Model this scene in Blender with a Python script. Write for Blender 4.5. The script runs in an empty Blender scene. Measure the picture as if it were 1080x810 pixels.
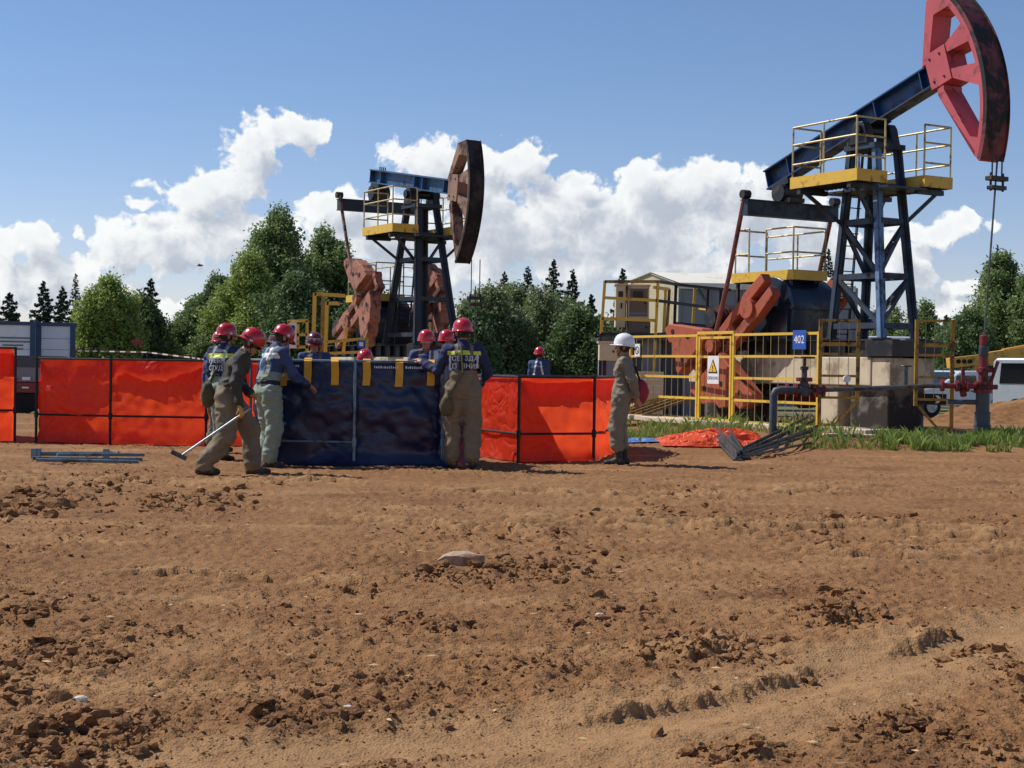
import bpy, bmesh, math, random
import numpy as np
from mathutils import Vector, Matrix

random.seed(7)
RNG = np.random.default_rng(7)
SC = bpy.context.scene
COL = SC.collection
PI = math.pi
R = math.radians

# ------------------------------------------------------------------ camera
FPX = 1622.0                      # focal length in pixels of the 1080 wide photograph
CAMH = 1.31
cam_data = bpy.data.cameras.new('camera')
cam_data.sensor_width = 36.0
cam_data.lens = 36.0 * FPX / 1080.0
cam_data.clip_start = 0.1
cam_data.clip_end = 6000.0
CAM = bpy.data.objects.new('camera', cam_data)
COL.objects.link(CAM)
PITCH, ROLL = R(0.636), R(0.9)
CM = Matrix.Rotation(PI / 2 - PITCH, 3, 'X') @ Matrix.Rotation(ROLL, 3, 'Z')
CAM.matrix_world = Matrix.Translation((0, 0, CAMH)) @ CM.to_4x4()
SC.camera = CAM


def ray(px, py):
    return CM @ Vector(((px - 540) / FPX, -(py - 405) / FPX, -1.0))


def G(px, py, z=0.0):
    """point of the level z seen at a photo pixel"""
    v = ray(px, py)
    t = (z - CAMH) / v.z
    return Vector((0, 0, CAMH)) + v * t


def A(px, py, Y):
    """point at depth Y seen at a photo pixel"""
    v = ray(px, py)
    return Vector((0, 0, CAMH)) + v * (Y / v.y)


# ------------------------------------------------------------------ light
SUN_EL = R(50.0)
SUN_AZ = R(-69.0)                 # from +Y (view direction) towards +X; negative = left of the view
sun_dir = Vector((math.sin(SUN_AZ) * math.cos(SUN_EL), math.cos(SUN_AZ) * math.cos(SUN_EL), math.sin(SUN_EL)))
sd = bpy.data.lights.new('sun', 'SUN')
sd.energy = 4.8
sd.angle = R(0.53)
sd.color = (1.0, 0.955, 0.89)
SUN = bpy.data.objects.new('sun', sd)
SUN.rotation_euler = (-sun_dir).to_track_quat('-Z', 'Y').to_euler()
SUN.location = sun_dir * 60
COL.objects.link(SUN)

SC.view_settings.view_transform = 'Standard'
SC.view_settings.look = 'None'
SC.view_settings.exposure = 0.0
SC.view_settings.gamma = 1.0
SC.view_settings.use_curve_mapping = False

# ------------------------------------------------------------------ world: Nishita sky and cumulus clouds by direction
W = bpy.data.worlds.new('World')
SC.world = W
W.use_nodes = True
wt = W.node_tree
for n in list(wt.nodes):
    wt.nodes.remove(n)


class NT:
    """tiny node helper"""
    def __init__(self, tree):
        self.t = tree

    def n(self, typ, ins=None, **props):
        nd = self.t.nodes.new(typ)
        for k, v in props.items():
            setattr(nd, k, v)
        for k, v in (ins or {}).items():
            s = nd.inputs[k]
            if isinstance(v, bpy.types.NodeSocket):
                self.t.links.new(v, s)
            else:
                s.default_value = v
        return nd

    def math(self, op, a, b=None, c=None, clamp=False):
        ins = {0: a}
        if b is not None:
            ins[1] = b
        if c is not None:
            ins[2] = c
        nd = self.n('ShaderNodeMath', ins, operation=op, use_clamp=clamp)
        return nd.outputs[0]

    def vmath(self, op, a, b=None, out=0):
        ins = {0: a}
        if b is not None:
            ins[1] = b
        return self.n('ShaderNodeVectorMath', ins, operation=op).outputs[out]

    def ramp(self, fac, stops, interp='LINEAR'):
        nd = self.n('ShaderNodeValToRGB', {0: fac})
        cr = nd.color_ramp
        cr.interpolation = interp
        while len(cr.elements) < len(stops):
            cr.elements.new(0.5)
        for e, (p, c) in zip(cr.elements, stops):
            e.position = p
            e.color = c if len(c) == 4 else (*c, 1)
        return nd.outputs[0]

    def mix(self, fac, a, b, blend='MIX'):
        nd = self.n('ShaderNodeMix', {0: fac, 6: a, 7: b}, data_type='RGBA', blend_type=blend)
        return nd.outputs[2]

    def maprange(self, v, a, b, c=0.0, d=1.0, smooth=True):
        nd = self.n('ShaderNodeMapRange', {0: v, 1: a, 2: b, 3: c, 4: d},
                    interpolation_type='SMOOTHSTEP' if smooth else 'LINEAR')
        return nd.outputs[0]


# clouds seen in the photograph: pixel centre, half width, half height, weight
CLOUDS = [
    (300, 142, 44, 23, 1), (262, 160, 32, 33, 1), (240, 200, 46, 30, 1), (322, 138, 25, 18, 0.8),
    (196, 208, 40, 21, 0.95), (150, 214, 15, 6, 0.6),
    (165, 258, 68, 32, 1), (230, 254, 68, 33, 1), (128, 268, 38, 25, 0.85), (290, 262, 57, 35, 0.9),
    (24, 256, 36, 23, 0.8), (78, 248, 13, 11, 0.6), (62, 290, 46, 23, 0.8), (14, 292, 32, 19, 0.75), (70, 318, 76, 23, 0.7),
    (352, 226, 38, 25, 1), (400, 246, 86, 40, 1), (458, 172, 53, 30, 1.05), (525, 172, 61, 25, 0.95), (490, 205, 57, 32, 1),
    (560, 178, 25, 18, 0.8), (520, 246, 76, 46, 1.05), (600, 212, 44, 33, 1), (606, 192, 21, 14, 0.95), (565, 245, 66, 42, 1),
    (660, 240, 91, 46, 1.1), (690, 204, 53, 35, 1.1), (738, 196, 46, 30, 1.1), (772, 222, 57, 37, 1),
    (808, 190, 36, 16, 0.85), (820, 230, 57, 30, 0.9), (700, 272, 91, 26, 0.95), (860, 262, 53, 23, 0.9),
    (600, 280, 66, 23, 0.85), (470, 285, 66, 21, 0.8),
    (985, 243, 48, 15, 0.85), (1020, 238, 25, 11, 0.8), (974, 288, 23, 16, 0.95), (950, 268, 38, 19, 0.75), (1024, 306, 27, 14, 0.75),
    (196, 334, 34, 18, 0.9), (1010, 330, 38, 12, 0.6),
]


def az_el(px, py):
    v = ray(px, py).normalized()
    return math.atan2(v.x, v.y), math.asin(v.z)


def density_group(name, blobs):
    dens = bpy.data.node_groups.new(name, 'ShaderNodeTree')
    dens.interface.new_socket('P', in_out='INPUT', socket_type='NodeSocketVector')
    dens.interface.new_socket('D', in_out='OUTPUT', socket_type='NodeSocketFloat')
    g = NT(dens)
    gi = g.n('NodeGroupInput').outputs[0]
    warp = g.n('ShaderNodeTexNoise', {'Vector': gi, 'Scale': 30.0, 'Detail': 3.0, 'Roughness': .55}, noise_dimensions='2D').outputs['Color']
    wv = g.vmath('SUBTRACT', warp, (.5, .5, .5))
    wv = g.vmath('MULTIPLY', wv, (.026, .020, 0))
    p2 = g.vmath('ADD', gi, wv)
    acc = None
    for (px, py, rx, ry, wgt) in blobs:
        a, e = az_el(px, py)
        d = g.n('ShaderNodeVectorMath', {0: p2, 1: (FPX / rx, FPX / ry, 0), 2: (-a * FPX / rx, -e * FPX / ry, 0)},
                operation='MULTIPLY_ADD').outputs[0]
        ln = g.vmath('LENGTH', d, out=1)
        v = g.math('MULTIPLY_ADD', ln, -.62 * wgt, .62 * wgt)
        acc = v if acc is None else g.math('MAXIMUM', acc, v)
    if not blobs:                 # other clouds of the same kind, all round
        sep = g.n('ShaderNodeSeparateXYZ', {0: gi})
        far = g.maprange(g.math('ABSOLUTE', sep.outputs[0]), .36, .5)
        lo = g.maprange(sep.outputs[1], .10, .26, 1.0, 0.0)
        cov = g.n('ShaderNodeTexNoise', {'Vector': gi, 'Scale': 6.0, 'Detail': 2.0}, noise_dimensions='2D').outputs['Fac']
        cov = g.math('MULTIPLY_ADD', cov, 3.2, -1.35)
        acc = g.math('MULTIPLY_ADD', g.math('MULTIPLY', far, lo), 1.0, g.math('ADD', cov, -1.0))
    bil = g.n('ShaderNodeTexNoise', {'Vector': g.vmath('ADD', gi, g.vmath('MULTIPLY', wv, (.3, .3, 0))), 'Scale': 52.0,
                                     'Detail': 8.0, 'Roughness': .56}, noise_dimensions='2D').outputs['Fac']
    vor = g.n('ShaderNodeTexVoronoi', {'Vector': p2, 'Scale': 95.0, 'Detail': 2.0, 'Roughness': .6}, voronoi_dimensions='2D',
              feature='SMOOTH_F1', normalize=True)
    vor.inputs['Smoothness'].default_value = .4
    puff = g.math('MULTIPLY_ADD', vor.outputs['Distance'], -.42, .18)
    nz = g.math('MULTIPLY_ADD', bil, 1.0, -.5)
    tot = g.math('ADD', g.math('ADD', acc, nz), puff)
    go = g.n('NodeGroupOutput')
    dens.links.new(tot, go.inputs[0])
    return dens


w = NT(wt)
sky = w.n('ShaderNodeTexSky', sky_type='NISHITA', sun_disc=False, sun_elevation=SUN_EL, sun_rotation=SUN_AZ,
          altitude=0.0, air_density=1.0, dust_density=0.0, ozone_density=4.0)
tc = w.n('ShaderNodeTexCoord').outputs['Generated']
sp = w.n('ShaderNodeSeparateXYZ', {0: tc})
az = w.math('ARCTAN2', sp.outputs[0], sp.outputs[1])
el = w.math('ARCSINE', sp.outputs[2])
P = w.n('ShaderNodeCombineXYZ', {0: az, 1: el, 2: 0.0}).outputs[0]
SKYC = w.mix(1.0, sky.outputs[0], w.mix(w.maprange(el, .0, .22), (1.12, 1.0, 1.16, 1), (.95, .98, 1.10, 1)), 'MULTIPLY')
SKY_STRENGTH = .096


def cloudy(group):
    def density(vec):
        nd = wt.nodes.new('ShaderNodeGroup')
        nd.node_tree = group
        wt.links.new(vec, nd.inputs[0])
        return nd.outputs[0]
    D0 = density(P)
    D1 = density(w.vmath('ADD', P, (-.010, .013, 0)))       # towards the sun: how much cloud the light has crossed
    alpha = w.maprange(D0, .02, .20)
    lit = w.maprange(D1, -.06, .68, 1.0, 0.0)
    cl_ = w.mix(lit, (4.9, 5.4, 6.3, 1), (10.4, 10.5, 10.4, 1))
    cl_ = w.mix(w.math('MULTIPLY', w.maprange(D0, .1, .6), .25), cl_, (6.6, 7.0, 7.7, 1))
    allc = w.mix(w.math('MULTIPLY', alpha, .95), SKYC, cl_)
    return w.n('ShaderNodeBackground', {'Color': allc, 'Strength': SKY_STRENGTH}).outputs[0]


inview = w.math('MULTIPLY', w.math('LESS_THAN', w.math('ABSOLUTE', az), .37),
                w.math('MULTIPLY', w.math('LESS_THAN', el, .19), w.math('GREATER_THAN', el, .0)))
others = w.math('MULTIPLY', w.math('GREATER_THAN', w.math('ABSOLUTE', az), .36),
                w.math('MULTIPLY', w.math('LESS_THAN', el, .30), w.math('GREATER_THAN', el, .0)))
clear = w.n('ShaderNodeBackground', {'Color': SKYC, 'Strength': SKY_STRENGTH}).outputs[0]
rest = w.n('ShaderNodeMixShader', {0: others, 1: clear, 2: cloudy(density_group('clouds_around', []))}).outputs[0]
full = w.n('ShaderNodeMixShader', {0: inview, 1: rest, 2: cloudy(density_group('clouds_in_view', CLOUDS))}).outputs[0]
w.n('ShaderNodeOutputWorld', {'Surface': full})
W.cycles.sampling_method = 'NONE'          # the sun is a lamp; the sky itself is smooth
SC.cycles.max_bounces = 6
SC.cycles.diffuse_bounces = 3
SC.cycles.glossy_bounces = 3
SC.cycles.transparent_max_bounces = 4

# ------------------------------------------------------------------ materials
MATS = {}


def srgb(r, g_, b):
    def f(c):
        c /= 255.0
        return c / 12.92 if c <= .04045 else ((c + .055) / 1.055) ** 2.4
    return (f(r), f(g_), f(b))


def mat(name, base, rough=.6, metal=0.0, var=.18, vscale=6.0, bump=.0, bscale=40.0, dirt=None, dirt_amt=.35, dscale=3.0,
        transl=None, coat=0.0, spec=.5, island=0.0, detail=6.0, crease=0.0, cscale=2.2):
    """procedural painted / worn / cloth / earth surface"""
    if name in MATS:
        return MATS[name]
    m = bpy.data.materials.new(name)
    m.use_nodes = True
    t = NT(m.node_tree)
    nodes = m.node_tree.nodes
    bs = nodes['Principled BSDF']
    co = t.n('ShaderNodeTexCoord').outputs['Object']
    nf = t.n('ShaderNodeTexNoise', {'Vector': co, 'Scale': vscale, 'Detail': detail, 'Roughness': .6}).outputs['Fac']
    lo = tuple(c * (1 - var) for c in base)
    hi = tuple(min(1, c * (1 + var)) for c in base)
    c = t.ramp(nf, [(.3, lo), (.7, hi)])
    rsock = None
    if dirt is not None:
        dn = t.n('ShaderNodeTexNoise', {'Vector': co, 'Scale': dscale, 'Detail': 9.0, 'Roughness': .68, 'Distortion': .3}).outputs['Fac']
        k = .66 - dirt_amt * .5
        dm = t.maprange(dn, k, k + .14)
        c = t.mix(dm, c, (*dirt, 1))
        rsock = t.math('MULTIPLY_ADD', dm, .25, rough, clamp=True)
    if island > 0:
        ri = t.n('ShaderNodeNewGeometry').outputs['Random Per Island']
        hs = t.n('ShaderNodeHueSaturation', {'Hue': t.math('MULTIPLY_ADD', ri, .05, .475), 'Saturation': 1.0,
                                             'Value': t.math('MULTIPLY_ADD', ri, island * 2, 1 - island), 'Color': c})
        c = hs.outputs[0]
    t.t.links.new(c, bs.inputs['Base Color'])
    bs.inputs['Metallic'].default_value = metal
    if rsock is not None:
        t.t.links.new(rsock, bs.inputs['Roughness'])
    else:
        rn = t.n('ShaderNodeTexNoise', {'Vector': co, 'Scale': vscale * 2.3, 'Detail': 4.0}).outputs['Fac']
        t.t.links.new(t.math('MULTIPLY_ADD', rn, .24, rough - .12, clamp=True), bs.inputs['Roughness'])
    bs.inputs['Specular IOR Level'].default_value = spec
    if coat:
        bs.inputs['Coat Weight'].default_value = coat
        bs.inputs['Coat Roughness'].default_value = .12
    if bump > 0:
        bn = t.n('ShaderNodeTexNoise', {'Vector': co, 'Scale': bscale, 'Detail': 8.0, 'Roughness': .65}).outputs['Fac']
        bp = t.n('ShaderNodeBump', {'Strength': min(1.0, bump * 10), 'Distance': bump, 'Height': bn})
        if crease > 0:
            wc = t.n('ShaderNodeTexNoise', {'Vector': co, 'Scale': cscale, 'Detail': 1.0}).outputs['Color']
            cv = t.vmath('ADD', co, t.vmath('MULTIPLY', wc, (.5, .5, .5)))
            rd = t.n('ShaderNodeTexNoise', {'Vector': cv, 'Scale': cscale, 'Detail': 3.0, 'Roughness': .55}).outputs['Fac']
            rd = t.math('ABSOLUTE', t.math('SUBTRACT', rd, .5))
            vo = t.n('ShaderNodeTexVoronoi', {'Vector': cv, 'Scale': cscale * 2.1}, feature='DISTANCE_TO_EDGE').outputs['Distance']
            hsum = t.math('ADD', t.math('MULTIPLY', t.math('MINIMUM', rd, .12), 3.0), t.math('MULTIPLY', t.math('MINIMUM', vo, .12), 1.6))
            bp2 = t.n('ShaderNodeBump', {'Strength': .8, 'Distance': crease, 'Height': hsum, 'Normal': bp.outputs[0]})
            bp = bp2
        t.t.links.new(bp.outputs[0], bs.inputs['Normal'])
    if transl is not None:
        tr = t.n('ShaderNodeBsdfTranslucent', {'Color': (*transl[:3], 1)})
        ms = t.n('ShaderNodeMixShader', {0: transl[3], 1: bs.outputs[0], 2: tr.outputs[0]})
        t.t.links.new(ms.outputs[0], nodes['Material Output'].inputs['Surface'])
    MATS[name] = m
    return m


RUST = srgb(96, 62, 44)
DUST = srgb(150, 120, 92)
GRIME = srgb(38, 34, 32)

mat('blue_paint', srgb(28, 66, 110), .42, var=.22, vscale=3, dirt=srgb(38, 50, 66), dirt_amt=.36, dscale=2.5, bump=.002, bscale=30)
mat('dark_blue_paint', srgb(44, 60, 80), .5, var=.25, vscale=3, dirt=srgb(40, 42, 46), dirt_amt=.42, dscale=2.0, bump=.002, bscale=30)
mat('sunlit_blue_paint', srgb(98, 130, 168), .5, var=.2, vscale=3, dirt=srgb(52, 66, 84), dirt_amt=.36, dscale=2.2, bump=.002, bscale=30)  # tower blue lightened for the one leg in sunlight
mat('black_blue_paint', srgb(36, 48, 62), .5, var=.25, vscale=3, dirt=srgb(64, 60, 56), dirt_amt=.3, dscale=2.0, bump=.002, bscale=30)
mat('oily_steel', srgb(30, 32, 36), .45, var=.3, vscale=4, dirt=srgb(70, 58, 48), dirt_amt=.34, bump=.002, bscale=30)
mat('pink_red_paint', srgb(192, 84, 90), .5, var=.12, vscale=2, dirt=srgb(120, 52, 52), dirt_amt=.24, dscale=3.5, bump=.002, bscale=25)
mat('worn_shaded_red', srgb(120, 48, 50), .6, var=.3, vscale=3, dirt=GRIME, dirt_amt=.5, dscale=2.2, bump=.003, bscale=25)  # head red darkened: shade of the rope face painted in, plus grime
mat('rust_brown', srgb(150, 118, 100), .7, var=.22, vscale=3, dirt=srgb(70, 50, 44), dirt_amt=.4, dscale=2.5, bump=.004, bscale=20)
mat('shaded_rust', srgb(52, 44, 42), .7, var=.25, vscale=3, dirt=srgb(30, 27, 26), dirt_amt=.5, dscale=2.0, bump=.004, bscale=20)  # head rust darkened: shade of the front face painted in
mat('crank_red', srgb(172, 86, 58), .62, var=.15, vscale=3, dirt=srgb(112, 62, 50), dirt_amt=.3, dscale=3, bump=.004, bscale=18)
mat('crank_salmon', srgb(176, 116, 94), .68, var=.18, vscale=3, dirt=srgb(98, 64, 52), dirt_amt=.42, dscale=3, bump=.004, bscale=18)
mat('yellow_paint', srgb(224, 182, 66), .45, var=.12, vscale=4, dirt=srgb(150, 112, 44), dirt_amt=.26, dscale=4, bump=.001, bscale=40)
mat('shaded_yellow_paint', srgb(170, 132, 46), .5, var=.18, vscale=4, dirt=srgb(96, 72, 40), dirt_amt=.36, dscale=4, bump=.001, bscale=40)  # darker copy of the yellow, shade put into the colour
mat('pale_rail', srgb(206, 190, 140), .45, metal=.2, var=.16, vscale=5, dirt=srgb(120, 96, 60), dirt_amt=.3, dscale=5)
mat('galvanised', srgb(168, 178, 186), .38, metal=.8, var=.15, vscale=6, dirt=srgb(96, 98, 98), dirt_amt=.3)
mat('blue_steel', srgb(112, 138, 150), .45, metal=.35, var=.16, vscale=6, dirt=srgb(92, 84, 74), dirt_amt=.35, dscale=5)
mat('black_steel', srgb(24, 22, 24), .55, var=.3, vscale=5, dirt=srgb(70, 50, 42), dirt_amt=.3, dscale=5)
mat('grey_steel', srgb(92, 98, 100), .45, metal=.5, var=.2, vscale=6, dirt=srgb(74, 62, 52), dirt_amt=.36, dscale=4)
mat('pipe_slate', srgb(64, 74, 84), .5, var=.2, vscale=4, dirt=srgb(92, 82, 72), dirt_amt=.3, dscale=3)
mat('valve_red', srgb(124, 36, 38), .5, var=.25, vscale=6, dirt=srgb(60, 34, 32), dirt_amt=.36, dscale=5)
mat('concrete', srgb(206, 190, 162), .9, var=.12, vscale=2.2, dirt=srgb(150, 134, 110), dirt_amt=.36, dscale=1.6, bump=.008, bscale=16)
mat('shaded_concrete', srgb(112, 104, 96), .9, var=.16, vscale=2.2, dirt=srgb(52, 46, 42), dirt_amt=.5, dscale=1.6, bump=.008, bscale=16)  # darker copy of the concrete, shade on the pedestals painted in
mat('plank_wood', srgb(196, 172, 132), .85, var=.2, vscale=3, dirt=srgb(134, 112, 84), dirt_amt=.36, dscale=3, bump=.004, bscale=30)
mat('white_sign', srgb(232, 232, 230), .45, var=.04, vscale=5)
mat('sign_blue', srgb(40, 84, 170), .45, var=.08, vscale=5)
mat('sign_yellow', srgb(246, 184, 30), .45, var=.05, vscale=5)
mat('sign_black', srgb(20, 20, 22), .5, var=.1)
mat('sign_grey', srgb(120, 124, 136), .5, var=.1)
mat('beige_panel', srgb(214, 198, 164), .5, var=.08, vscale=3, dirt=srgb(166, 146, 112), dirt_amt=.24)
mat('brown_panel', srgb(120, 104, 92), .55, var=.12, vscale=3)
mat('tent_roof', srgb(226, 220, 204), .7, var=.06, vscale=.6, bump=.02, bscale=3, dirt=srgb(196, 184, 160), dirt_amt=.26, dscale=.7)
mat('tent_grey', srgb(134, 136, 140), .75, var=.08, vscale=.5, bump=.02, bscale=2)
mat('cabin_white', srgb(234, 237, 242), .6, var=.05, vscale=2, dirt=srgb(180, 180, 184), dirt_amt=.2)
mat('cabin_blue', srgb(52, 78, 112), .55, var=.15, vscale=3)
mat('trailer_red', srgb(134, 50, 44), .6, var=.2, vscale=3, dirt=srgb(112, 84, 68), dirt_amt=.36)
mat('car_silver', srgb(202, 208, 216), .25, metal=.4, var=.04, vscale=2, coat=.6)
mat('car_white', srgb(220, 224, 230), .3, var=.04, vscale=2, coat=.6)
mat('car_glass', srgb(22, 26, 32), .06, var=.1, spec=.8)
mat('rubber', srgb(26, 26, 27), .85, var=.2)
mat('crane_yellow', srgb(222, 170, 70), .5, var=.1, vscale=2, dirt=srgb(150, 116, 60), dirt_amt=.28)
mat('orange_tarp', srgb(226, 64, 26), .46, var=.10, vscale=4, bump=.012, bscale=7, crease=.05, cscale=1.7, transl=(.95, .115, .03, .52), dirt=srgb(196, 62, 34), dirt_amt=.2)
mat('orange_loose', srgb(236, 92, 44), .5, var=.10, vscale=5, bump=.01, bscale=9, transl=(.9, .16, .05, .3), crease=.05, cscale=3)
mat('blue_tarp', srgb(26, 35, 68), .34, var=.25, vscale=4, bump=.02, bscale=5.5, dirt=srgb(40, 50, 82), dirt_amt=.22, spec=.55, crease=.03, cscale=1.1)
mat('strap_yellow', srgb(222, 164, 46), .7, var=.12, vscale=8)
mat('red_cloth', srgb(150, 44, 60), .8, var=.15, bump=.006, bscale=22)
mat('olive_bag', srgb(92, 84, 54), .85, var=.2, bump=.005, bscale=30)
mat('bark', srgb(92, 82, 72), .9, var=.3, vscale=7, bump=.01, bscale=16)
mat('birch_bark', srgb(196, 192, 182), .8, var=.2, vscale=5, dirt=srgb(58, 52, 48), dirt_amt=.36, dscale=7, bump=.006, bscale=14)
mat('leaf_birch', srgb(122, 138, 88), .55, var=.30, vscale=.55, island=.34, transl=(.22, .32, .09, .34), spec=.35)
mat('leaf_willow', srgb(128, 138, 98), .55, var=.34, vscale=.7, island=.34, transl=(.23, .30, .11, .32), spec=.4)
mat('leaf_light', srgb(146, 160, 84), .55, var=.3, vscale=.6, island=.32, transl=(.30, .38, .09, .36), spec=.35)
mat('leaf_dark', srgb(100, 120, 78), .55, var=.3, vscale=.6, island=.32, transl=(.15, .22, .07, .3), spec=.35)
mat('needles', srgb(58, 76, 58), .65, var=.3, vscale=.8, island=.35, spec=.3)
mat('grass_blade', srgb(136, 156, 72), .6, var=.3, vscale=1.1, island=.35, transl=(.24, .3, .07, .3))
mat('field_green', srgb(92, 100, 58), .95, var=.3, vscale=.15, dirt=srgb(132, 104, 76), dirt_amt=.4, dscale=.08)
mat('rock_grey', srgb(172, 150, 128), .9, var=.2, vscale=9, bump=.01, bscale=24, dirt=srgb(140, 100, 74), dirt_amt=.4, dscale=8)
# people
mat('skin', srgb(178, 128, 104), .5, var=.1, vscale=14)
mat('hair', srgb(50, 38, 30), .7, var=.2)
mat('helmet_red', srgb(190, 22, 34), .28, var=.06, coat=.5)
mat('helmet_maroon', srgb(96, 20, 30), .35, var=.08, coat=.4)
mat('helmet_white', srgb(238, 238, 236), .3, var=.03, coat=.4)
mat('visor_dark', srgb(20, 18, 20), .15, var=.1, spec=.8)
mat('visor_clear', srgb(196, 178, 170), .18, var=.1)
mat('clip_white', srgb(226, 222, 214), .45, var=.05)
mat('strap_black', srgb(22, 20, 22), .7, var=.1)
mat('shirt_blue', srgb(54, 72, 112), .8, var=.16, vscale=9, bump=.014, bscale=15)
mat('vest_navy', srgb(36, 44, 80), .8, var=.16, vscale=9, bump=.014, bscale=15)
mat('jacket_black', srgb(60, 57, 50), .82, var=.2, vscale=9, bump=.014, bscale=15)
mat('bib_khaki', srgb(122, 108, 86), .85, var=.14, vscale=7, bump=.014, bscale=15)
mat('bib_greygreen', srgb(134, 146, 130), .8, var=.12, vscale=7, bump=.014, bscale=15)
mat('suit_olive', srgb(128, 118, 100), .85, var=.12, vscale=7, bump=.014, bscale=15)
mat('boots_dark', srgb(58, 50, 46), .8, var=.2, dirt=srgb(118, 88, 66), dirt_amt=.36, dscale=9)
mat('boots_black', srgb(34, 33, 34), .6, var=.2, dirt=srgb(112, 86, 66), dirt_amt=.24, dscale=9)
mat('glove_tan', srgb(196, 152, 84), .85, var=.14)
mat('reflect_yellow', srgb(214, 222, 70), .5, var=.06)
mat('reflect_silver', srgb(212, 216, 216), .4, var=.08)
mat('belt_navy', srgb(28, 32, 52), .7, var=.1)

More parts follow.
